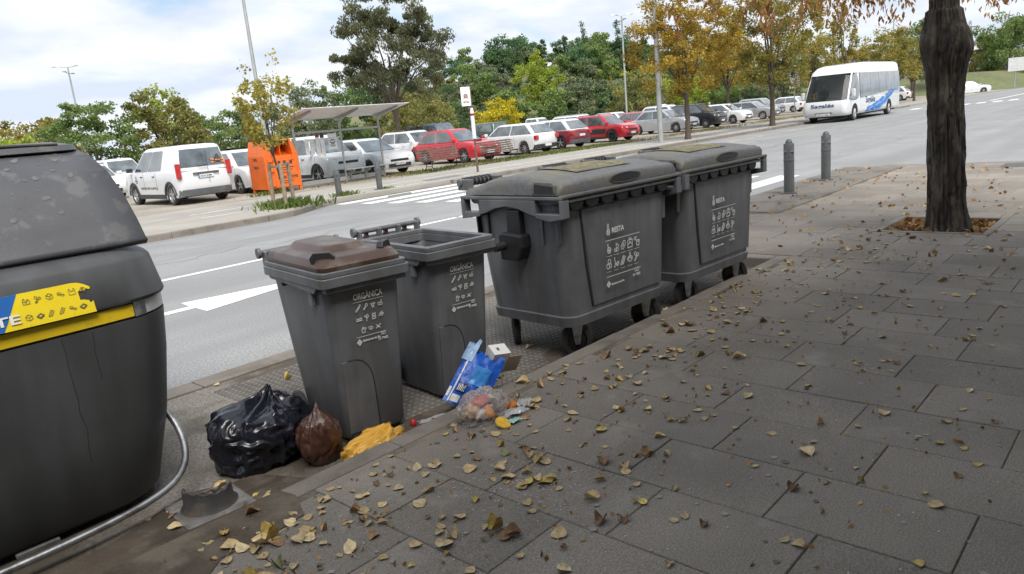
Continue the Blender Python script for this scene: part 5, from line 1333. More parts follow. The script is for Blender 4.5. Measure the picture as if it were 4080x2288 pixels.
# ------------------------------------------------------------------ street furniture
M_bol = mat('bollard_grey', (.075, .08, .083), .5, var=.12, vs=10, bump=.08, bs=80, stain=(.13, .13, .125), ss=5, sthr=(.55, .75), samt=.6)
def bollard(loc, hgt, label, group):
    t = thing('bollard', label, 'bollard', loc, RAD(20), group); r = .078; k = hgt/.83
    MB().box((0, 0, .008), (.23, .23, .018)).build('base_plate', M_bol, t, bev=.004)
    MB().lathe([(r, .0), (r, .50*k), (r+.006, .505*k), (r+.006, .52*k), (r, .525*k), (r, .755*k), (r-.004, .765*k), (r*.68, .768*k), (r*.67, .785*k), (r*.58, .808*k), (r*.40, .824*k), (r*.18, .832*k), (.002, .834*k)], 24).build('post', M_bol, t, smooth=40)
    for i in range(4):
        a = pi/4+pi/2*i
        d = MB(); c0 = Vector((cos(a)*r, sin(a)*r, .64*k)); tn = Vector((-sin(a), cos(a), 0)); up = Vector((0, 0, 1)); nn2 = Vector((cos(a), sin(a), 0))
        q = [c0+tn*.055-nn2*.02, c0+up*.06-nn2*.004, c0-tn*.055-nn2*.02, c0-up*.06-nn2*.004, c0+nn2*.022]
        d.add(q, [(0, 1, 4), (1, 2, 4), (2, 3, 4), (3, 0, 4)]); d.build('diamond_stud', M_bol, t)
    return t
bollard((11.37, 4.56, .002), .83, 'dark grey bollard on the pavement corner, the one beside the large containers', 'bollards on the near pavement corner')
bollard((13.13, 4.62, .002), .83, 'dark grey bollard on the pavement corner, the one further towards the minibus', 'bollards on the near pavement corner')
bollard((11.02, 16.15, .02), .70, 'grey bollard with weeds at its foot beyond the zebra crossing', 'bollards beyond the zebra crossing')
bollard((12.38, 16.20, .02), .70, 'grey bollard in front of the bus shelter bench', 'bollards beyond the zebra crossing')

# orange textile container
M_org = mat('orange_paint', (.68, .13, .012), .42, var=.08, vs=3, stain=(.45, .10, .03), ss=4, sthr=(.5, .75), samt=.6)
oc = thing('textile_bin', 'bright orange clothes recycling bin with a chute beside the bus shelter', 'textile bin', (11.58, 20.62, 0.0), RAD(-2))
MB().box((.575, .525, .63), (1.15, 1.05, 1.0)).build('body', M_org, oc, bev=.012)
def hood(x0b, x1b, x0t, x1t, y0, y1, z0=1.13, z1=1.60):
    return MB().loft([[(x0b, y0, z0), (x1b, y0, z0), (x1b, y1, z0), (x0b, y1, z0)], [(x0t, y0, z1), (x1t, y0, z1), (x1t, y1, z1), (x0t, y1, z1)]])
hood(0, 1.15, .10, .96, .80, 1.05).build('hood', M_org, oc, bev=.008)
hood(0, .27, .10, .27, 0, .80).build('chute_cheek', M_org, oc, bev=.008)
hood(.97, 1.15, .90, .96, 0, .80).build('chute_cheek', M_org, oc, bev=.008)
MB().box((.53, .40, 1.585), (.86, .80, .03)).build('chute_roof', M_org, oc)
MB().add([(.27, .30, 1.135), (.97, .30, 1.135), (.97, .80, 1.56), (.27, .80, 1.56)], [(0, 1, 2, 3)]).build('chute_slope', M_org, oc)
MB().box((.62, .25, 1.36), (.02, .3, .46)).build('chute_divider', M_org, oc)
for x, y in ((.05, .05), (1.10, .05), (.05, 1.0), (1.10, 1.0)): MB().box((x, y, .07), (.08, .08, .15)).build('leg', M_org, oc)
MB().box((.66, -.012, .62), (.80, .02, .92)).build('door', M_org, oc, bev=.008)
for z in (.25, .70, 1.0): MB().box((.17, -.025, z), (.14, .05, .10)).build('hinge', M_org, oc, bev=.008)
for x in (.28, .94): MB().box((x, -.03, 1.05), (.05, .05, .16)).build('latch', M_org, oc, bev=.01)
M_ob = mat('dark_print', (.05, .025, .02), .6)
text('roba amiga', .17, (.36, -.024, .42), (1, 0, 0), (0, 0, 1), M_ob, oc, .02, width=.68)
for i, (z, w_) in enumerate(((.34, .5), (.28, .42), (.75, .55), (.68, .5), (.60, .3))): strokes([[(j*.06, 0), (j*.06+.045, 0)] for j in range(int(w_/.06))], .022, M_ob, (.40, -.024, z), (1, 0, 0), (0, 0, 1), 1, oc, 'small_print')
for x in (.40, .58, .80): strokes(ICON['card'], .2, M_ob, (x, -.024, .85), (1, 0, 0), (0, 0, 1), .12, oc)
text('TAPIS', .13, (-.004, .72, 1.0), (0, -1, 0), (0, 0, 1), M_ob, oc, .02, width=.26)
for z in (.84, .79): strokes([[(j*.06, 0), (j*.06+.045, 0)] for j in range(5)], .025, M_ob, (-.004, .72, z), (0, -1, 0), (0, 0, 1), 1, oc, 'small_print')

# bus shelter
M_alu = mat('shelter_metal', (.36, .36, .345), .4, metal=.5, var=.08, vs=8)
M_rf = mat('shelter_roof', (.72, .72, .70), .6)
M_pane = glassmat('shelter_glass', (.82, .90, .90), .0, .02, (.06, .08, .08))
sh = thing('bus_shelter', 'open bus shelter with slanted metal roof and glass back wall', 'bus shelter', (12.92, 20.95, 0.0))
XP = (0, 1.76, 3.38)
for i, x in enumerate(XP):
    MB().tube([(x, 0, 0), (x, 0, 2.12)], .038, 12).build('post', M_alu, sh, smooth=40)
    MB().loft([[(x-.025, .22, 2.08), (x+.025, .22, 2.08), (x+.025, .22, 2.14), (x-.025, .22, 2.14)], [(x-.025, -.05, 2.05), (x+.025, -.05, 2.05), (x+.025, -.05, 2.20), (x-.025, -.05, 2.20)], [(x-.025, -1.15, 2.33), (x+.025, -1.15, 2.33), (x+.025, -1.15, 2.37), (x-.025, -1.15, 2.37)]]).build('roof_bracket', M_alu, sh)
MB().loft([[(-.35, .25, 2.145), (3.75, .25, 2.145), (3.75, .25, 2.165), (-.35, .25, 2.165)], [(-.35, -1.35, 2.42), (3.75, -1.35, 2.42), (3.75, -1.35, 2.44), (-.35, -1.35, 2.44)]]).build('roof', M_rf, sh, bev=.006)
for a, b in zip(XP, XP[1:]):
    MB().box(((a+b)/2, 0, 1.74), (b-a-.08, .05, .07)).build('rail', M_alu, sh, bev=.006)
    MB().box(((a+b)/2, 0, .14), (b-a-.08, .05, .14)).build('rail', M_alu, sh, bev=.006)
    MB().add([(a+.05, 0, .22), (b-.05, 0, .22), (b-.05, 0, 1.70), (a+.05, 0, 1.70)], [(0, 1, 2, 3)]).build('glass_pane', M_pane, sh)
M_paper = mat('timetable_paper', (.72, .72, .72), .6); M_mar = mat('maroon_print', (.22, .02, .06), .5)
for x, z, w_, h2, mk in ((.42, 1.28, .15, .52, 0), (.60, 1.28, .16, .50, 0), (.83, 1.30, .15, .74, 1), (1.01, 1.28, .15, .72, 2), (1.40, 1.40, .34, .50, 3)):
    pp = MB().box((x, -.009, z), (w_, .003, h2)).build('timetable', M_paper, sh)
    if mk in (1, 2): MB().box((x, -.012, z+h2/2-.05), (w_, .003, .10)).build('header', M_mar if mk == 1 else M_trim, pp)
    if mk == 3: strokes([arc(.5, .62, .25), [(.3, .5), (.7, .5)], [(.2, .2), (.8, .2)], [(.35, .8), (.65, .85)]], .07, M_clad, (x-.15, -.0115, z-.2), (1, 0, 0), (0, 0, 1), .3, pp)
    for k in range(5): strokes([[(0, 0), (.8, 0)]], .03, M_clad, (x-w_*.4, -.0115, z-h2*.35+k*.07), (1, 0, 0), (0, 0, 1), w_, pp, 'print_line')
MB().box((2.55, -.28, .43), (1.75, .10, .03)).build('seat_rail', M_alu, sh, bev=.01); MB().box((2.55, -.13, .43), (1.75, .10, .03)).build('seat_rail', M_alu, sh, bev=.01)
for x in (1.90, 2.55, 3.2): MB().prism([(-.33, .41), (-.05, .41), (.02, .10), (-.06, .10), (-.12, .28), (-.28, .34)], 'X', x-.03, x+.03).build('seat_bracket', M_alu, sh, bev=.006)

# benches
M_wood = mat('bench_wood', (.115, .082, .068), .6, var=.25, vs=12, stain=(.27, .23, .20), ss=8, sthr=(.5, .7), samt=.7)
M_iron = mat('bench_iron', (.02, .02, .021), .6)
def bench(loc, rz, label):
    t = thing('park_bench', label, 'bench', loc, rz, 'slatted benches beside the bus shelter'); Lb = 2.1
    for i in range(5):   # backrest slats, leaning back (+y); they run along x
        MB().box((0, .20+.034*i, .45+.086*i), (Lb, .024, .058)).build('backrest_slat', M_wood, t, bev=.006)
    for i in range(6):
        MB().box((0, .12-.062*i, .385+.004*i*i*.25), (Lb, .05, .022)).build('seat_slat', M_wood, t, bev=.006)
    for x in (-.80, .80):
        p = MB().tube([(x, .36, .80), (x, .20, .42), (x, .12, .36), (x, -.2, .38), (x, -.26, .36)], .016, 6); p.build('side_frame', M_iron, t, smooth=60)
        MB().tube([(x, -.20, .37), (x, -.14, .2), (x, -.26, .0)], .017, 6).build('leg', M_iron, t, smooth=60)
        MB().tube([(x, .16, .37), (x, .12, .2), (x, .28, .0)], .017, 6).build('leg', M_iron, t, smooth=60)
        MB().tube([(x, -.15, .2), (x, .12, .2)], .012, 6).build('cross_brace', M_iron, t, smooth=60)
    return t
bench((18.2, 19.85, .0), RAD(4), 'brown slatted park bench, the one beside the bus shelter')
bench((21.45, 20.05, .0), RAD(4), 'brown slatted park bench, the one behind the bus stop pole')

# bus stop pole
M_rust = mat('brown_pole', (.12, .075, .06), .6, var=.2, vs=10)
bp = thing('bus_stop_pole', 'brown bus stop pole with white timetable tube and a poster on top', 'bus stop', (16.76, 16.76, .02))
MB().tube([(0, 0, 0), (0, 0, 2.62)], .035, 10).build('pole', M_rust, bp, smooth=60)
MB().tube([(-.0, -.0, 1.05), (0, 0, 1.92)], .062, 14).build('timetable_tube', M_paper, bp, smooth=50)
MB().tube([(0, 0, 1.92), (0, 0, 2.0)], .05, 12).build('tube_cap', M_rf, bp, smooth=50)
MB().tube([(0, 0, 1.76), (0, 0, 1.83)], .064, 14).build('route_badge', M_mar, bp, smooth=50)
po = MB().box((-.16, -.03, 2.36), (.30, .01, .58)).build('poster', M_paper, bp); po.rotation_euler = (0, 0, RAD(-30))
strokes([arc(.5, .62, .2, 0, 360, 12), arc(.5, .62, .12), [(.35, .5), (.25, .3)], [(.65, .5), (.75, .3)]], .12, mat('faded_ink', (.45, .28, .25), .6), (-.30, -.036, 2.2), (1, 0, 0), (0, 0, 1), .28, po)
strokes([[(.1, .0), (.9, .0)], [(.2, .1), (.8, .1)], [(.3, -.1), (.3, .1)], [(.7, -.1), (.7, .1)]], .05, M_clad, (-.30, -.036, 2.18), (1, 0, 0), (0, 0, 1), .28, po)

# lamp posts
M_pole = mat('lamp_pole', (.40, .42, .41), .45, metal=.5, var=.1, vs=3)
def lamp(loc, hgt, r0, r1, heads, label, lean=(0, 0), arm=.9):
    t = thing('street_lamp', label, 'street lamp', loc)
    MB().tube([(0, 0, 0), (lean[0]*.5, lean[1]*.5, hgt*.5), (lean[0], lean[1], hgt)], [r0, (r0+r1)/2, r1], 12).build('pole', M_pole, t, smooth=60)
    MB().box((0, 0, .01), (r0*4, r0*4, .02)).build('base_plate', M_pole, t)
    for dx, dy, dz in heads:
        hd = MB().tube([(lean[0], lean[1], hgt+dz), (lean[0]+dx*arm, lean[1]+dy*arm, hgt+dz+.08)], .03, 6).build('arm', M_pole, t, smooth=60)
        c_ = Vector((lean[0]+dx*(arm+.3), lean[1]+dy*(arm+.3), hgt+dz+.09)); a = math.atan2(dy, dx)
        MB().loft([[(c_.x+cos(a)*u*.4-sin(a)*v*w_, c_.y+sin(a)*u*.4+cos(a)*v*w_, c_.z+h2) for v, h2 in ((-1, 0), (1, 0), (.8, .07*hh), (-.8, .07*hh))] for u, w_, hh in ((-1, .05, .6), (-.3, .13, 1), (.6, .13, .8), (1, .05, .3))]).build('lamp_head', M_alu, hd, smooth=40)
    return t
l1 = lamp((28.4, 17.0, .02), 8.0, .115, .085, [(0, -1, 0), (0, 1, 0)], 'thick pale grey lamp post at the kerb by the silver saloon')
MB().box((.13, .05, 2.75), (.02, .28, .75)).build('traffic_sign_back', M_rf, l1, bev=.005)
MB().prism([(-.22, 1.75), (.22, 1.75), (0, 2.15)], 'X', .135, .15).build('give_way_sign_back', M_alu, l1)
lamp((19.8, 34.75, 0), 9.8, .11, .07, [(-1, 0, 0), (1, 0, 0)], 'tall leaning grey lamp post rising behind the orange textile bin')
lamp((62.67, 41.2, 0), 10.4, .11, .07, [(-.8, .6, 0), (.8, -.6, 0), (-.6, -.8, -.5), (.6, .8, -.5)], 'tall lamp post with four heads in front of the wooded hill', arm=.5)
lamp((26.4, 80.8, -.3), 10.8, .12, .07, [(-.8, .6, 0), (.8, -.6, 0), (-.6, -.8, -.6), (.6, .8, -.6)], 'far lamp post with four heads above the trees over the recycling container', arm=.7)
lamp((86.8, 23.7, -.1), 8.4, .09, .06, [(.7, -.7, 0)], 'thin single headed lamp post behind the minibus', arm=.6)
# parking sign, road signs, direction board
ps = thing('parking_sign', 'white parking information sign on a thin pole beside the minibus', 'sign', (59.6, 23.4, 0))
MB().tube([(0, 0, 0), (0, 0, 2.6)], .04, 8).build('pole', M_pole, ps, smooth=60)
sp_ = MB().box((-.03, 0, 2.9), (.03, .75, 1.75)).build('board', M_rf, ps); sp_.rotation_euler = (0, 0, RAD(20))
MB().box((-.05, .12, 3.25), (.01, .28, .8)).build('panel', M_navy, sp_)
for k in range(3): strokes([[(0, 0), (.6, 0)]], .04, M_trim, (-.05, .3, 2.3+.12*k), (0, -1, 0), (0, 0, 1), 1, sp_, 'print_line')
ss_ = thing('street_sign', 'small white direction sign on a post under the roadside trees', 'sign', (96, 24.2, -.1))
MB().tube([(0, 0, 0), (0, 0, 2.6)], .05, 8).build('pole', M_pole, ss_, smooth=60); MB().box((-.06, 0, 2.5), (.03, 1.5, .5)).build('board', M_plate, ss_)
db = thing('direction_board', 'large white road sign board cut by the picture edge on the grass bank', 'sign', (104, 14.6, -.1))
for y in (-.8, .8): MB().tube([(0, y, 0), (0, y, 3.2)], .06, 8).build('post', M_pole, db, smooth=60)
MB().box((-.08, 0, 2.75), (.05, 3.0, 1.5)).build('board', M_rf, db)

# pylon and far houses
py = thing('power_pylon', 'steel lattice power pylon on the skyline', 'pylon', (393, 76, -.3)); M_pyl = mat('pylon_steel', (.30, .32, .34), .6)
mb = MB(); Hh = 27.0
def pw(z): return 2.6*(1-z/Hh)**1.2+.35
lv = [0, 4, 8, 12, 15, 18, 20.5, 23, 25, 27]
for z0, z1 in zip(lv, lv[1:]):
    a, b = pw(z0), pw(z1)
    cs = [(-1, -1), (1, -1), (1, 1), (-1, 1)]
    for i in range(4):
        c0, c1 = cs[i], cs[(i+1) % 4]
        mb.tube([(c0[0]*a, c0[1]*a, z0), (c0[0]*b, c0[1]*b, z1)], .09, 4)
        mb.tube([(c0[0]*a, c0[1]*a, z0), (c1[0]*b, c1[1]*b, z1)], .05, 4)
        mb.tube([(c1[0]*a, c1[1]*a, z0), (c0[0]*b, c0[1]*b, z1)], .05, 4)
stuff(mb.build('lattice', M_pyl, py))
for z in (17, 20.5, 24):
    MB().prism([(-3.6, z+.3), (0, z-.3), (3.6, z+.3), (0, z+.6)], 'X', -.12, .12).build('crossarm', M_pyl, py)
    for y in (-3.4, 3.4): MB().tube([(0, y, z+.3), (0, y, z-.7)], .08, 6).build('insulator', M_rf, py)
M_hw = mat('house_white', (.66, .64, .60), .9, var=.05, vs=.5); M_hp = mat('house_ochre', (.40, .24, .16), .9); M_tile = mat('roof_tile', (.27, .13, .08), .9, var=.2, vs=1.5)
def house(loc, rz, dims, wallm, label, wins):
    t = thing('house', label, 'house', loc, rz); a, b, h2 = dims
    MB().box((0, 0, h2/2), (a, b, h2)).build('wall', wallm, t)
    MB().loft([[(-a/2-.5, -b/2-.5, h2), (a/2+.5, -b/2-.5, h2), (a/2+.5, b/2+.5, h2), (-a/2-.5, b/2+.5, h2)], [(-a/2-.5, -.1, h2+2), (a/2+.5, -.1, h2+2), (a/2+.5, .1, h2+2), (-a/2-.5, .1, h2+2)]]).build('roof', M_tile, t)
    for i, (y, z) in enumerate(wins):
        w_ = MB().box((-a/2-.02, y, z), (.10, 1.1, 1.4)).build('window', M_rf, t); MB().box((-a/2-.05, y, z), (.08, .9, 1.2)).build('pane', M_gls, w_)
    return t
house((186, 72, 2.0), RAD(18), (9, 12, 9), M_hw, 'white house with tiled roof behind the trees over the minibus', [(-3, 3), (0, 3), (3, 3), (-3, 6.5), (0, 6.5), (3, 6.5)])
house((197, 61, 1.0), RAD(18), (9, 9, 8), M_hp, 'ochre house with tiled roof beside the white house', [(-2, 4), (2, 4), (-2, 7.5), (2, 7.5)])
house((330, 66, 0), RAD(12), (14, 10, 6), mat('far_grey_house', (.32, .34, .36), .9), 'grey house far off beneath the power pylon', [(-2, 3), (2, 3)])
house((160, 118, 12.6), RAD(30), (10, 9, 3.6), M_hw, 'low white house on top of the wooded hill', [(-2, 2), (2, 2)])

# ------------------------------------------------------------------ building added out of view behind the pavement to shade the slabs
bd = thing('shade_building', 'unseen low building with a deep porch, added to shade the near pavement', 'building', (-2.0, 0, 0))
M_ren = mat('render_beige', (.42, .37, .30), .9, var=.06, vs=.8)
MB().box((-2.0, -9.0, 3.0), (24, 9.0, 6.0)).build('wall', M_ren, bd)
MB().box((-2.0, -2.05, 3.75), (24, 4.9, 1.1)).build('porch', M_ren, bd)
for x in (-10, -5, 9.5): MB().box((x, .1, 1.6), (.4, .4, 3.2)).build('pillar', M_ren, bd)
for x in (-9, -5, -1, 3, 7): 
    w_ = MB().box((x, -4.48, 1.4), (3.0, .08, 2.4)).build('facade_window', M_trim, bd); MB().box((x, -4.42, 1.4), (2.8, .05, 2.2)).build('pane', M_gls, w_)

# ------------------------------------------------------------------ trees
def leafcloud(name, P, size, rnd, m, seed, elong=1.6, droop=0.0, smin=.6):
    rg = np.random.default_rng(seed); n = len(P)
    a = rg.normal(size=(n, 3)); a[:, 2] -= droop*2.0; a /= np.linalg.norm(a, axis=1, keepdims=True)
    b = rg.normal(size=(n, 3)); b -= a*(a*b).sum(1, keepdims=True); b /= np.linalg.norm(b, axis=1, keepdims=True)
    s = (size*rg.uniform(smin, 1.25, n))[:, None]
    cN = np.cross(a, b)
    V = np.stack([P-a*s*.5, P+b*s*.5/elong+cN*s*.08, P+a*s*.55, P-b*s*.5/elong+cN*s*.08], 1).reshape(-1, 3)
    me = bpy.data.meshes.new(name)
    me.vertices.add(4*n); me.vertices.foreach_set('co', V.astype(np.float32).ravel())
    me.loops.add(4*n); me.loops.foreach_set('vertex_index', np.arange(4*n, dtype=np.int32))
    me.polygons.add(n); me.polygons.foreach_set('loop_start', np.arange(0, 4*n, 4, dtype=np.int32))
    try: me.polygons.foreach_set('loop_total', np.full(n, 4, dtype=np.int32))
    except Exception: pass
    at = me.attributes.new('rnd', 'FLOAT', 'FACE'); at.data.foreach_set('value', np.clip(rnd, 0, 1).astype(np.float32))
    me.update(); me.validate(); me.materials.append(m)
    return me
def crown_points(n, c, rad, K, seed, shape='round', fill=.55, csz=.30):
    rg = np.random.default_rng(seed)
    cc = []
    while len(cc) < K:
        p = rg.uniform(-1, 1, 3); r = np.linalg.norm(p)
        if r > 1 or r < fill*rg.uniform(0, 1): continue
        if shape == 'cone' and np.hypot(p[0], p[1]) > (1-p[2])*.5: continue
        if shape == 'poplar' and np.hypot(p[0], p[1]) > .9*(1-max(0, p[2])**2): continue
        if shape == 'dome' and p[2] < -.35: continue
        cc.append(p*rg.uniform(.82, 1.08))
    cc = np.array(cc); w = rg.uniform(.5, 1.5, K); w /= w.sum()
    idx = rg.choice(K, n, p=w); cr_ = csz*rg.uniform(.6, 1.3, K)
    d = rg.normal(size=(n, 3)); d /= np.linalg.norm(d, axis=1, keepdims=True); d *= (rg.uniform(0, 1, n)**.5)[:, None]*cr_[idx][:, None]
    d[:, 2] *= .75
    P = (cc[idx]+d)*np.array(rad)+np.array(c)
    shade = rg.uniform(0, 1, K)
    return P, cc*np.array(rad)+np.array(c), np.clip(.55*shade[idx]+.45*rg.uniform(0, 1, n), 0, 1)
M_bark = mat('bark', (.085, .068, .052), .9, var=.3, vs=8, bump=.9, bs=25)
M_barkg = mat('grey_bark', (.14, .12, .10), .9, var=.3, vs=8, bump=.8, bs=22)
def trunkmesh(h0, r, c, centres, seed, m=None, nl=9, lean=(0, 0)):
    rg = random.Random(seed); mb = MB()
    top = Vector((lean[0], lean[1], h0))
    mb.tube([(0, 0, -.1), (0, 0, .0), (lean[0]*.15, lean[1]*.15, h0*.12), (lean[0]*.5+rg.uniform(-.03, .03), lean[1]*.5, h0*.5), tuple(top), (lean[0]*1.2, lean[1]*1.2, h0+(c[2]-h0)*.9)], [r*1.45, r*1.35, r*1.05, r*.92, r*.8, r*.35], 10)
    for q in rg.sample(list(range(len(centres))), min(nl, len(centres))):
        e = Vector(centres[q]); s0 = Vector((lean[0], lean[1], h0*rg.uniform(.85, 1.0)+max(0, (e.z-h0))*.2*rg.random())); md = s0.lerp(e, .5)+Vector((0, 0, .12*(e-s0).length))
        mb.tube([s0, s0.lerp(md, .5), md, e], [r*.5, r*.38, r*.26, r*.08], 6, False)
    return mb
LEAF = {'green': leafmat('leaf_green', (0.088, 0.153, 0.043), (0.242, 0.323, 0.104)), 'dark': leafmat('leaf_dark', (0.055, 0.099, 0.044), (0.154, 0.235, 0.090)), 'olive': leafmat('leaf_olive', (0.134, 0.146, 0.043), (0.329, 0.311, 0.098)),
        'grey': leafmat('leaf_greygreen', (0.107, 0.144, 0.079), (0.288, 0.325, 0.172)), 'yell': leafmat('leaf_yellow', (0.342, 0.305, 0.018), (0.708, 0.586, 0.037)), 'lime': leafmat('leaf_lime', (0.183, 0.256, 0.030), (0.439, 0.500, 0.073)),
        'ochre': leafmat('leaf_ochre', (0.19, 0.145, 0.03), (0.56, 0.38, 0.06)), 'mixed': leafmat('leaf_turning', (0.104, 0.122, 0.030), (0.439, 0.354, 0.085)), 'rust': leafmat('leaf_rust', (0.195, 0.085, 0.037), (0.415, 0.268, 0.085)), 'pine': leafmat('leaf_pine', (0.049, 0.103, 0.052), (0.139, 0.244, 0.094)),
        'sap': leafmat('leaf_sapling', (0.20, 0.18, 0.03), (0.46, 0.40, 0.09)), 'bigt': leafmat('leaf_bigtree', (0.055, 0.073, 0.037), (0.207, 0.207, 0.110))}
def tree(label, loc, h, w, lo, kind, n, ls, seed, tr=.12, K=26, shape='round', group=None, name='tree', csz=.30, elong=1.6, droop=0, fill=.5, lean=(0, 0), bark=None, d2=None):
    t = thing(name, label, 'tree', loc, 0, group)
    c = (lean[0], lean[1], (lo+h)/2); rad = (w/2, (d2 or w)/2, (h-lo)/2)
    P, cc, rn = crown_points(n, c, rad, K, seed, shape, fill, csz)
    link('crown', leafcloud('crown', P, ls, rn, LEAF[kind], seed, elong, droop), t)
    trunkmesh(max(.5, lo*.98), tr, c, [tuple(p) for p in cc], seed, lean=lean).build('trunk', bark or M_bark, t, smooth=60)
    return t
BG = 'trees along the far edge of the car park'
# the big tree and street trees, in full detail
tree('big dark green tree with hanging foliage and bare trunk in the car park', (26.0, 31.6, 0), 8.9, 6.8, 2.6, 'bigt', 32000, .155, 21, .16, 120, csz=.15, droop=.9, fill=.35, lean=(-.05, .1), elong=2.2)
tree('ochre leaved street tree at the kerb by the pale lamp post', (29.7, 16.4, .02), 7.4, 5.6, 1.75, 'ochre', 22000, .115, 22, .12, 130, csz=.15, fill=.25)
tree('leafy green and yellow street tree at the kerb beside the minibus', (38.5, 16.3, .02), 8.4, 5.7, 1.55, 'mixed', 26000, .12, 23, .14, 140, csz=.15, fill=.25)
sapl = tree('thin young yellow leaved tree held between wooden stakes', (9.18, 15.62, .02), 3.55, 1.5, 1.25, 'sap', 2300, .08, 24, .028, 52, csz=.21, fill=.1, elong=1.25, lean=(-.12, .06))
# background trees
for a in [
 ('mottled green and yellow bush beyond the recycling container', (15.6, 58.0), 5.0, 5.5, .3, 'mixed', 3600, .26, 31, .12, BG),
 ('bright yellow green bush low behind the recycling container', (12.0, 48.5), 3.3, 3.6, .1, 'lime', 2200, .24, 32, .08, BG),
 ('feathery green tree left of the olive tree, beyond the recycling container', (17.6, 52.0), 5.0, 5.4, .6, 'green', 4600, .24, 33, .12, BG),
 ('broad olive yellow tree behind the white panelled van', (21.6, 50.5), 5.7, 5.2, .5, 'olive', 5200, .23, 34, .14, BG),
 ('yellow green treetop rising out of the olive tree', (23.5, 55.5), 6.2, 3.0, 2.5, 'lime', 1800, .24, 35, .10, BG),
 ('dark green tree between the olive tree and the orange bin', (30.2, 66.0), 6.0, 4.0, .5, 'dark', 3200, .26, 36, .12, BG),
 ('rounded green tree behind the white panelled van roof', (27.8, 56.0), 4.6, 5.4, .3, 'green', 4200, .24, 37, .12, BG),
 ('mid green tree behind the orange textile bin', (30.8, 54.0), 4.9, 5.0, .3, 'grey', 4200, .23, 38, .12, BG),
 ('loose grey green tree above the bus shelter roof', (32.0, 49.5), 5.8, 4.4, .4, 'grey', 4200, .22, 39, .12, BG),
 ('second loose grey green tree above the bus shelter roof', (35.4, 50.5), 5.7, 4.4, .4, 'green', 4200, .22, 40, .12, BG),
 ('dark tall tree directly behind the big hanging tree', (39.4, 51.0), 7.2, 5.4, .4, 'dark', 5200, .24, 41, .14, BG),
 ('low olive tree under the big hanging tree', (32.6, 38.8), 4.0, 4.6, .4, 'olive', 4200, .19, 42, .10, BG),
 ('olive green tree right of the big hanging trunk', (39.0, 44.5), 4.4, 4.6, .3, 'olive', 3800, .20, 43, .10, BG),
 ('dark green tree between the big tree and the bus stop pole', (50.8, 55.0), 5.3, 6.2, .2, 'dark', 4600, .27, 44, .12, BG),
 ('green tree beside the yellow bush at the bus stop', (47.4, 53.5), 4.4, 5.0, .2, 'green', 3800, .25, 45, .12, BG),
 ('round bright yellow bush behind the dark green off-road car', (52.7, 49.1), 3.7, 4.4, .1, 'yell', 3600, .21, 46, .08, BG),
 ('tall lime green tree with a visible trunk before the hill', (65.3, 54.4), 8.4, 5.0, 2.4, 'lime', 4600, .26, 47, .16, BG),
 ('grey green willow at the foot of the hill', (79, 62), 7.0, 8.0, .3, 'grey', 5200, .34, 48, .16, BG),
 ('second grey green willow beside the four headed lamp post', (77, 55), 6.2, 7.0, .3, 'grey', 5200, .32, 49, .16, BG),
 ('bright yellow treetop half way up the hill', (111, 76.5), 9.6, 7.5, 4.0, 'yell', 2600, .42, 50, .16, BG),
 ('olive tree behind the pale lamp post', (68.5, 43.5), 5.2, 6.0, .3, 'olive', 4600, .26, 51, .12, BG),
 ('lime green shrubby tree behind the ochre street tree', (73.5, 42.0), 5.0, 6.0, .2, 'lime', 4200, .27, 52, .12, BG),
 ('green tree behind the black people carrier', (79.5, 41.5), 5.4, 7.0, .2, 'green', 4400, .30, 53, .14, BG),
 ('dark green tree between the two street trees', (84.5, 39.0), 5.4, 7.0, .2, 'dark', 4400, .30, 54, .14, BG),
 ('orange yellow tree between the two kerbside street trees', (50.5, 24.6), 6.6, 4.0, 2.3, 'ochre', 5200, .17, 55, .12, BG),
 ('pale green tree behind the parking sign', (80, 32.6), 5.4, 5.6, .3, 'grey', 4200, .26, 56, .12, BG),
 ('yellow green tree behind the minibus windscreen', (59.5, 21.9), 7.2, 3.4, 1.5, 'mixed', 4200, .18, 57, .11, BG),
 ('tall thin golden poplar above the minibus roof', (71.2, 23.6), 9.4, 2.6, 1.5, 'mixed', 3600, .20, 58, .12, BG),
 ('golden green street tree behind the rear of the minibus', (67.7, 18.3), 5.6, 3.6, 1.7, 'mixed', 4200, .17, 59, .11, BG),
 ('golden green street tree next along behind the minibus', (74.0, 18.4), 6.0, 3.8, 1.8, 'olive', 4200, .19, 60, .11, BG),
 ('golden green tree behind the single headed lamp post', (82.0, 23.2), 7.2, 5.4, 1.5, 'mixed', 4600, .24, 61, .13, BG),
 ('green roadside tree furthest along the street', (93.0, 23.4), 8.2, 5.0, 1.6, 'green', 4600, .26, 62, .14, BG),
 ('yellowish tree left of the grass bank beside the big trunk', (108, 24.0), 6.0, 5.0, 1.5, 'mixed', 3600, .28, 63, .14, BG),
 ('low green tree at the foot of the grass bank', (147.7, 27.5), 6.4, 9.0, .5, 'olive', 4200, .40, 64, .16, BG),
 ('tall green tree on the grass bank at the picture edge', (136.4, 21.0), 10.6, 8.0, 1.0, 'green', 5600, .36, 65, .2, BG),
 ('green tree just behind the tall tree on the grass bank', (143.0, 23.5), 8.8, 8.0, 1.0, 'olive', 5200, .38, 66, .2, BG),
 ]:
    lbl, (x, y), h, w, lo, kind, n, ls, sd_, tr_, gp = a
    tree(lbl, (x, y, -.05 if y < 60 else -.3), h*1.04, w*1.22, lo, kind, int(n*1.5), ls*.92, sd_, tr_, 60, 'poplar' if 'poplar' in lbl else 'round', gp, csz=.21)
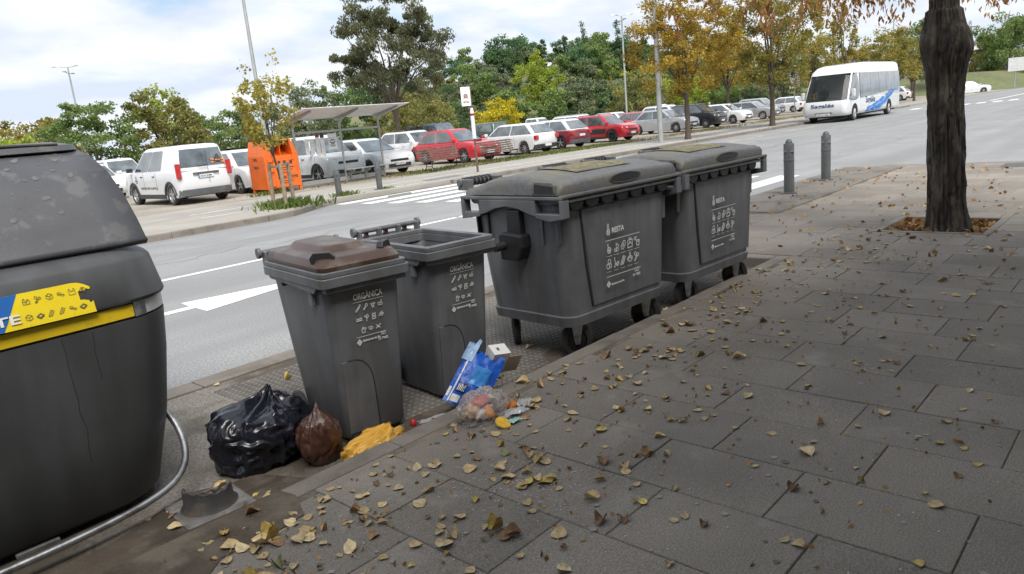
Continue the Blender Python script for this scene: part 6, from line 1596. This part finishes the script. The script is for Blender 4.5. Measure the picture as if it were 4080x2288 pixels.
# the wood on the hill: a few trees, copied
protos = []
for i, (kind, shape, h, w, lo, n) in enumerate([('dark', 'round', 7, 6.5, .5, 3000), ('green', 'round', 7, 7, .5, 3000), ('pine', 'dome', 8, 9, 1.0, 3200), ('grey', 'round', 6, 6.5, .3, 3000), ('pine', 'cone', 10, 5.5, .8, 2600), ('olive', 'round', 6.5, 6, .4, 2800), ('dark', 'cone', 9, 1.6, .2, 1200)]):
    nm = {'cone': 'conifer', 'dome': 'pine_tree'}.get(shape, 'hill_tree')
    lb = ['dark leafy tree in the wood covering the hill', 'mid green leafy tree in the wood covering the hill', 'broad dark green pine in the wood on the hill', 'grey green leafy tree in the wood covering the hill', 'pointed dark conifer standing on the hill', 'olive green leafy tree in the wood covering the hill', 'thin dark cypress standing on the hill crest'][i]
    gp = ['dark leafy trees on the hill', 'mid green trees on the hill', 'broad pines on the hill', 'grey green trees on the hill', 'conifers on the hill', 'olive green trees on the hill', 'cypresses on the hill'][i]
    protos.append([tree(lb, (0, 0, -50), h, w, lo, kind, n, .42 if shape != 'cone' else .36, 70+i, .16, 24, shape, gp, nm), False])
rh = random.Random(17)
def put(i, x, y, s=1.0):
    p, used = protos[i]
    o = p if not used else copytree(p)
    protos[i][1] = True
    o.location = (x, y, hill(x, y)-.25); o.scale = (s*rh.uniform(.9, 1.1), s*rh.uniform(.9, 1.1), s*rh.uniform(.9, 1.12)); o.rotation_euler = (0, 0, rh.uniform(0, 6.28))
for i, x, y, s in [(2, 110, 100, 1.0), (2, 118, 103, .9), (2, 124, 107, .75), (0, 129, 106, .8), (4, 134.5, 103.5, .75), (4, 138, 101, .95), (4, 139.8, 102, .7), (6, 147, 103.9, .75), (4, 133.3, 88.6, 1.1), (4, 137, 89, .95), (0, 127.5, 80, 1.1), (1, 122, 86, 1.0), (0, 118, 112, .7), (3, 106, 104, .8)]: put(i, x, y, s)
cnt = 0
while cnt < 95:
    x, y = rh.uniform(72, 190), rh.uniform(60, 116)
    if hill(x, y) < .3 and rh.random() < .6: continue
    put(rh.choice([0, 1, 1, 3, 3, 5, 0, 2]), x, y, rh.uniform(.65, .95)); cnt += 1
for x in range(86, 200, 9): put(rh.choice([0, 1, 3, 5]), x+rh.uniform(-3, 3), 50+rh.uniform(-4, 8)+(x-86)*.02, .8)
for x, y in ((56, 57), (60, 62), (64, 60), (69, 63), (73, 58), (58, 68), (66, 70), (75, 68), (83, 66), (70, 49), (62, 50), (57, 52)): put(rh.choice([0, 1, 3, 5]), x, y, .72)

# the near lime tree with its knobbly trunk
ntree = thing('lime_tree', 'lime tree with knobbly dark trunk growing from the square pit in the paving', 'tree', (8.56, 1.78, -.085))
M_lb = mat('lime_bark', (.046, .038, .031), .92, var=.55, vs=18, stretch=(1, 1, .32), stain=(.15, .13, .10), ss=10, sthr=(.5, .64), samt=.75, bump=1.0, bs=26, crack=(13, .16, (.012, .010, .008)))
rings = []; NR, NT = 110, 130
for j in range(NT):
    z = 2.62*j/(NT-1)
    r = .138+.055*math.exp(-z/.10)+.03*math.exp(-z/.5) - .006*min(1, z/1.2)
    kb = math.exp(-((z-1.93)/.20)**2)
    r += .072*kb - (.03 if z > 2.25 else 0)
    lx, ly = -.045*z, .035*z
    ring = []
    for i in range(NR):
        q = 2*pi*i/NR; d = Vector((cos(q), sin(q), 0))
        p = Vector((cos(q)*1.0, sin(q)*1.0, z*1.6))
        bark = (1-abs(MN.noise(Vector((cos(q)*4.2, sin(q)*4.2, z*1.0))))*2)*.020 + (1-abs(MN.noise(Vector((cos(q)*8, sin(q)*8, z*1.8+4))))*2)*.016 + MN.noise(p*14)*.004
        lump = MN.noise(Vector((cos(q)*1.3+3, sin(q)*1.3, z*1.7)))*(.02+.07*kb)
        bt = .05*max(0, cos(q*5+.7))*math.exp(-z/.16)
        rr2 = r+bark+lump+bt
        ring.append((lx+rr2*cos(q), ly+rr2*sin(q), z))
    rings.append(ring)
mb = MB().loft(rings); trk = mb.build('trunk', M_lb, ntree, smooth=80)
P, cc, rn = crown_points(3600, (-.1, .1, 4.3), (3.0, 3.0, 1.9), 60, 99, 'round', .3, .18)
limb = MB(); rg2 = random.Random(3)
for q in range(22):
    e = Vector(cc[q]); s0 = Vector((-.11, .09, 2.4)); md = s0.lerp(e, .5)+Vector((0, 0, .35)); limb.tube([s0, s0.lerp(md, .6), md, e], [.085, .06, .04, .012], 7, False)
limb.build('limb', M_lb, ntree, smooth=60)['kind'] = 'stuff'
link('crown', leafcloud('crown', P, .085, rn, LEAF['rust'], 99, 1.4, .6), ntree)
# dry hanging tufts under the crown
rg = np.random.default_rng(8); TP = []
for k in range(190):
    a, rad_ = rg.uniform(0, 6.28), rg.uniform(.1, 1)**.6*3.1
    c0 = np.array([cos(a)*rad_, sin(a)*rad_, 2.30+.025*rad_+rg.uniform(-.02, .28)])
    if math.atan2(c0[1]+1.78, c0[0]+8.56) > RAD(25) and rg.uniform(0, 1) < .8: continue
    TP.append(c0+rg.normal(size=(16, 3))*np.array([.06, .06, .07]))
TP = np.concatenate(TP); link('hanging_leaves', leafcloud('hanging_leaves', TP, .075, rg.uniform(0, 1, len(TP)), leafmat('leaf_dead', (.20, .085, .03), (.46, .26, .08)), 9, 2.4, 1.4), ntree)['kind'] = 'stuff'

# young tree stakes
st = thing('tree_stakes', 'three weathered wooden stakes with crossbars around the young tree', 'tree support', (9.18, 15.62, .02), RAD(10))
M_stk = mat('stake_wood', (.26, .20, .14), .85, var=.25, vs=10, bump=.4, bs=40)
for x, y in ((-.20, -.20), (.32, .12), (-.14, .30)):
    MB().tube([(x, y, -.05), (x*.95, y*.95, .5), (x*.9, y*.9, 1.02)], [.045, .047, .044], 9).build('stake', M_stk, st, smooth=50)
MB().box((.06, -.05, .98), (.62, .03, .06), RAD(32)).build('crossbar', M_stk, st, bev=.006)
MB().box((-.16, .05, .95), (.52, .03, .06), RAD(80)).build('crossbar', M_stk, st, bev=.006)

# ------------------------------------------------------------------ grass
def grass(name, label, spots, m, seed, hgt=.12):
    rg = np.random.default_rng(seed); V = []; F = []; R = []
    pts = []
    for (x, y, sx, sy, n, hs) in spots:
        for k in range(n):
            pts.append((x+rg.normal()*sx, y+rg.normal()*sy, hs))
    for k, (x, y, hs) in enumerate(pts):
        a = rg.uniform(0, 6.28); h = hgt*hs*rg.uniform(.4, 1.2); l = h*rg.uniform(.2, .9); w = .006+.02*hs*rg.random()
        dx, dy = cos(a), sin(a); i = len(V); z0 = -.02
        V += [(x-dy*w, y+dx*w, z0), (x+dy*w, y-dx*w, z0), (x+dx*l*.4+dy*w*.6, y+dy*l*.4-dx*w*.6, h*.7), (x+dx*l, y+dy*l, h)]
        F.append((i, i+1, i+2, i+3)); R.append(rg.random())
    me = bpy.data.meshes.new(name); me.from_pydata(V, [], F); at = me.attributes.new('rnd', 'FLOAT', 'FACE'); at.data.foreach_set('value', R); me.materials.append(m)
    return stuff(link(name, me), label, 'grass')
M_gr = leafmat('grass_green', (.05, .10, .02), (.16, .19, .05), .25); M_dry = leafmat('grass_dry', (.13, .12, .045), (.30, .24, .11), .25)
rg3 = random.Random(2)
grass('grass', 'fresh green grass tufts around the young tree and the bollards', [(9.2, 15.55, .32, .28, 700, 1.3), (11.15, 16.05, .16, .1, 160, .8), (12.55, 16.1, .14, .06, 60, .5), (11.4, 20.45, .35, .12, 160, .8)], M_gr, 1, .16)
grass('grass', 'green grass strip under the benches', [(rg3.uniform(17, 30), rg3.uniform(19.6, 21.2), .45, .2, 55, .8) for _ in range(75)], M_gr, 2)
grass('grass', 'dry yellow grass strip along the parked cars', [(rg3.uniform(16, 66), rg3.uniform(19.5, 21.3), .5, .2, 40, .7) for _ in range(150)] + [(13.6, 20.5, .6, .15, 120, .6)], M_dry, 3)

# ------------------------------------------------------------------ fallen leaves
def leafmesh(seed, m, L=.075):
    rg = random.Random(seed); nu, nv = 6, 5; V = []
    curl, fold, tw = rg.choice([rg.uniform(-.4, .4), rg.uniform(.5, 2.6), rg.uniform(-2.2, -.5)]), rg.choice([.08, .5, 1.2, 2.0])*rg.uniform(.7, 1.3), rg.uniform(-1.1, 1.1); wk = rg.uniform(.75, 1.25)
    for i in range(nu+1):
        u = i/nu; w = (sin(pi*min(1, u*.9+.12))**.8)*(1.0-.25*u)*.42*wk+(.03*(rg.random()-.5)) if 0 < i < nu else (.06 if i == 0 else .01)
        for j in range(nv):
            v = (j/(nv-1)*2-1)*w
            a = curl*(u-.3); x = u-.5; z = 0.0
            # bend along the length, then cup across it
            bx = sin(a)/max(abs(curl), .2)*(1 if curl > 0 else -1)*.7 + (u-.5)*.3; bz = (1-cos(a))/max(abs(curl), .2)*.55
            cz = abs(v)*abs(v)*fold*1.6 + v*tw*(u-.5) + .03*(rg.random()-.5)
            V.append((bx*L, v*L*(1-.25*min(1, fold*abs(v))), (bz+cz)*L))
    zm = min(p[2] for p in V); V = [(x, y, z-zm+.001) for x, y, z in V]
    F = [(i*nv+j, i*nv+j+1, (i+1)*nv+j+1, (i+1)*nv+j) for i in range(nu) for j in range(nv-1)]
    k = len(V)                                   # stalk
    p0 = Vector(V[nv//2]); d = Vector((-1, rg.uniform(-.6, .6), rg.uniform(0, .35))).normalized()*L*rg.uniform(.3, .6)
    V += [tuple(p0+Vector((0, .0012, 0))), tuple(p0-Vector((0, .0012, 0))), tuple(p0+d-Vector((0, .0008, 0))), tuple(p0+d+Vector((0, .0008, 0)))]
    F.append((k, k+1, k+2, k+3))
    me = bpy.data.meshes.new('fallen_leaf'); me.from_pydata(V, [], F); me.materials.append(m)
    me.polygons.foreach_set('use_smooth', [True]*len(me.polygons)); return me
def drymat(name, a): return mat(name, a, .75, var=.3, vs=45, bump=.5, bs=90, rnd=.22)
LM = [('tan', drymat('leaf_tan', (.50, .37, .19)), 'dry tan curled leaf on the ground', 'dry tan leaves', 10), ('brown', drymat('leaf_brown', (.24, .14, .07)), 'brown shrivelled leaf on the ground', 'brown fallen leaves', 3),
      ('yellow', drymat('leaf_yel', (.56, .42, .12)), 'yellow fallen leaf on the ground', 'yellow fallen leaves', 2), ('pale', drymat('leaf_pale', (.54, .43, .25)), 'pale straw coloured leaf on the ground', 'pale straw fallen leaves', 5), ('green', drymat('leaf_grn', (.21, .24, .09)), 'pale green fallen leaf on the ground', 'pale green fallen leaves', 1)]
pool = []
for k, (nm, m, lb, gp, w_) in enumerate(LM):
    ms = [leafmesh(100*k+i, m) for i in range(11)]
    pool += [(ms, lb, gp)]*w_
rl = random.Random(23)
spots = []
def cluster(x, y, n, s=.10):
    for _ in range(n): spots.append((x+rl.gauss(0, s), y+rl.gauss(0, s)))
for x, y, n in [(1.55, 2.35, 6), (1.30, 2.5, 9), (1.62, 1.95, 4), (2.05, 1.85, 7), (2.20, 2.15, 8), (2.55, 2.2, 6), (2.75, 2.45, 6), (3.15, 2.35, 5), (3.4, 1.85, 6), (3.8, 2.3, 7), (4.3, 2.35, 6), (4.8, 2.4, 6), (3.0, 2.66, 4), (3.3, 2.62, 4), (5.4, 2.4, 5), (1.95, 2.3, 4), (2.35, 1.6, 4), (6.0, 2.5, 4), (1.12, 2.62, 7), (1.35, 2.25, 6), (1.0, 2.45, 6), (1.75, 1.7, 5), (3.6, 2.55, 5), (2.9, 2.0, 5)]: cluster(x, y, n)
while len(spots) < 285:
    x = .9+rl.random()**1.6*9.5; y = rl.uniform(max(-.2, .14*x-.05), 2.68)
    if x < 4.5 and y < 1.0 and rl.random() < .5: continue
    if pit[0]-.1 < x < pit[1]+.1 and pit[2]-.1 < y < pit[3]+.1: continue
    spots.append((x, y))
def drop(x, y, z, big=1.0, idx=None, sz=None):
    ms, lb, gp = rl.choice(pool) if idx is None else pool[idx]
    o = link('fallen_leaf', rl.choice(ms)); o.location = (x, y, z)
    s = sz or rl.choice([.42, .5, .58, .65, .72, .8, .88, 1.0, 1.12])*big; o.scale = (s, s, s); o.rotation_euler = (rl.uniform(-.15, .15), rl.uniform(-.15, .15), rl.uniform(0, 6.28))
    zone = ('lying in the container bay' if z < -.05 else 'lying on the slabs near the rubbish bags' if x < 2.3 and y > 1.9 else 'lying on the slabs in front of the small bins' if x < 2.9 else
            'lying on the slabs in front of the large containers' if x < 6.3 and y > 1.6 else 'lying on the open slabs towards the building side' if x < 6.3 else 'lying on the slabs around the lime tree')
    return tag(o, lb.replace('curled on the ground', 'curled, ').replace('on the ground', '').strip()+' '+zone, 'leaf', gp+' '+zone)
for x, y in spots: drop(x, y, .002)
for k in range(50):
    x, y = rl.uniform(1.0, 6.2), (rl.uniform(2.86, 3.15) if rl.random() < .6 else rl.uniform(3.2, 4.9))
    drop(x, y, ZR+.006)
for k in range(14):
    drop(rl.uniform(.95, 1.5), rl.uniform(2.86, 3.3), ZR+.005)
far = []
rgs = random.Random(29)
M_lf = leafmat('leaf_litter', (.20, .105, .04), (.46, .28, .12), .1)
def litter_cloud(name, label, P, size, seed, parent=None):
    P = np.array(P); me = leafcloud(name, P, size, np.random.default_rng(seed).uniform(0, 1, len(P)), M_lf, seed, 1.3, 0, .7)
    o = link(name, me); return stuff(o, label, 'leaves')
PP = []
for k in range(520):
    x, y = rgs.uniform(pit[0]+.02, pit[1]-.02), rgs.uniform(pit[2]+.02, pit[3]-.02); PP.append((x, y, -.075+.06*rgs.random()+.03*math.exp(-((x-8.56)**2+(y-1.78)**2)/.1)))
litter_cloud('leaf_litter', 'orange brown leaves filling the square tree pit', PP, .075, 3)
PP = []
for k in range(260):
    x = rgs.uniform(7, 15.2); y = rgs.uniform(.14*x, 2.7 if x < 6.9 else 5.0); PP.append((x, y, .012))
for k in range(260):
    x = rgs.uniform(26, 75); PP.append((x, rgs.choice([rgs.uniform(15.7, 19), 15.45+rgs.gauss(0, .1)]), .03 if rgs.random() > .3 else .0))
for k in range(110): x = rgs.uniform(2.4, 6.5); PP.append((x, 2.88+abs(rgs.gauss(0, .06)), ZR+.012))
litter_cloud('leaf_litter', 'small scattered dry leaves on the far paving and gutters', PP, .06, 5)
PP = []
for k in range(420):
    x = .95+rgs.random()**1.5*6; PP.append((x, rgs.uniform(max(0, .14*x), 2.68), .006))
for k in range(140):
    c0 = rgs.choice(spots); PP.append((c0[0]+rgs.gauss(0, .08), c0[1]+rgs.gauss(0, .08), .006))
litter_cloud('leaf_litter', 'small broken bits of dry leaf strewn over the near slabs', PP, .022, 7)
LV_, LF_, LI_ = [], [], []
for k in range(330):
    x = 1.0+rgs.random()**1.15*7.5; y = rgs.uniform(max(.05, .14*x), 2.69)
    if rgs.random() < .35: y = 2.69-abs(rgs.gauss(0, .35))
    if pit_o[0] < x < pit_o[1] and pit_o[2] < y < pit_o[3]: continue
    ki = rgs.choice([0, 0, 0, 0, 1, 2, 3, 3]); me = rgs.choice(pool[[0, 10, 13, 15][ki]][0])
    s_ = rgs.uniform(.32, .8); a_ = rgs.uniform(0, 6.28); k0_ = len(LV_)
    for v in me.vertices: LV_.append((x+s_*(v.co.x*cos(a_)-v.co.y*sin(a_)), y+s_*(v.co.x*sin(a_)+v.co.y*cos(a_)), .002+s_*v.co.z))
    for p in me.polygons: LF_.append(tuple(k0_+i for i in p.vertices)); LI_.append(ki)
me = bpy.data.meshes.new('leaf_litter'); me.from_pydata(LV_, [], LF_)
for q in (0, 1, 2, 3): me.materials.append(LM[q][1])
me.polygons.foreach_set('material_index', LI_); me.polygons.foreach_set('use_smooth', [True]*len(LI_))
stuff(link('leaf_litter', me), 'smaller dry leaves strewn between the larger ones over the slabs', 'leaves')
# pale broken crumbs on the slabs
PP = []
for k in range(230): PP.append((2.05+rgs.gauss(0, .18)+.1*rgs.random(), 1.95+rgs.gauss(0, .16), .003))
for k in range(150): x = rgs.uniform(.9, 5); PP.append((x, rgs.uniform(.14*x, 2.6), .003))
P = np.array(PP); crumbs = MB()
for x, y, z in PP:
    s = rgs.uniform(.0015, .006); a = rgs.uniform(0, 3)
    crumbs.add([(x+s*cos(a+q), y+s*sin(a+q)*.7, z+.002*(i % 2)) for i, q in enumerate((0, 1.4, 3.0, 4.6))], [(0, 1, 2, 3)])
stuff(crumbs.build('crumbs', mat('crumb', (.52, .49, .44), .8)), 'pale eggshell crumbs scattered on the slabs', 'crumbs')

for nm_, col_, n_, sd2 in (('gum_spots', (.12, .11, .10), 150, 4), ('pale_spots', (.28, .26, .235), 120, 5)):
    rq = random.Random(sd2); gm = MB()
    for k in range(n_):
        x = .9+rq.random()**1.4*9; y = rq.uniform(max(-.3, .14*x), 2.66); r_ = rq.uniform(.005, .016)
        if pit_o[0] < x < pit_o[1] and pit_o[2] < y < pit_o[3]: continue
        gm.add([(x+r_*cos(a)*rq.uniform(.7, 1.2), y+r_*sin(a)*rq.uniform(.7, 1.2), .0030) for a in [2*pi*i/8 for i in range(8)]], [tuple(range(8))])
    stuff(gm.build(nm_, mat(nm_, col_, .9)), 'old chewing gum and paint spots trodden into the slabs' if n_ == 150 else 'pale lichen spots on the paving slabs', 'spots')
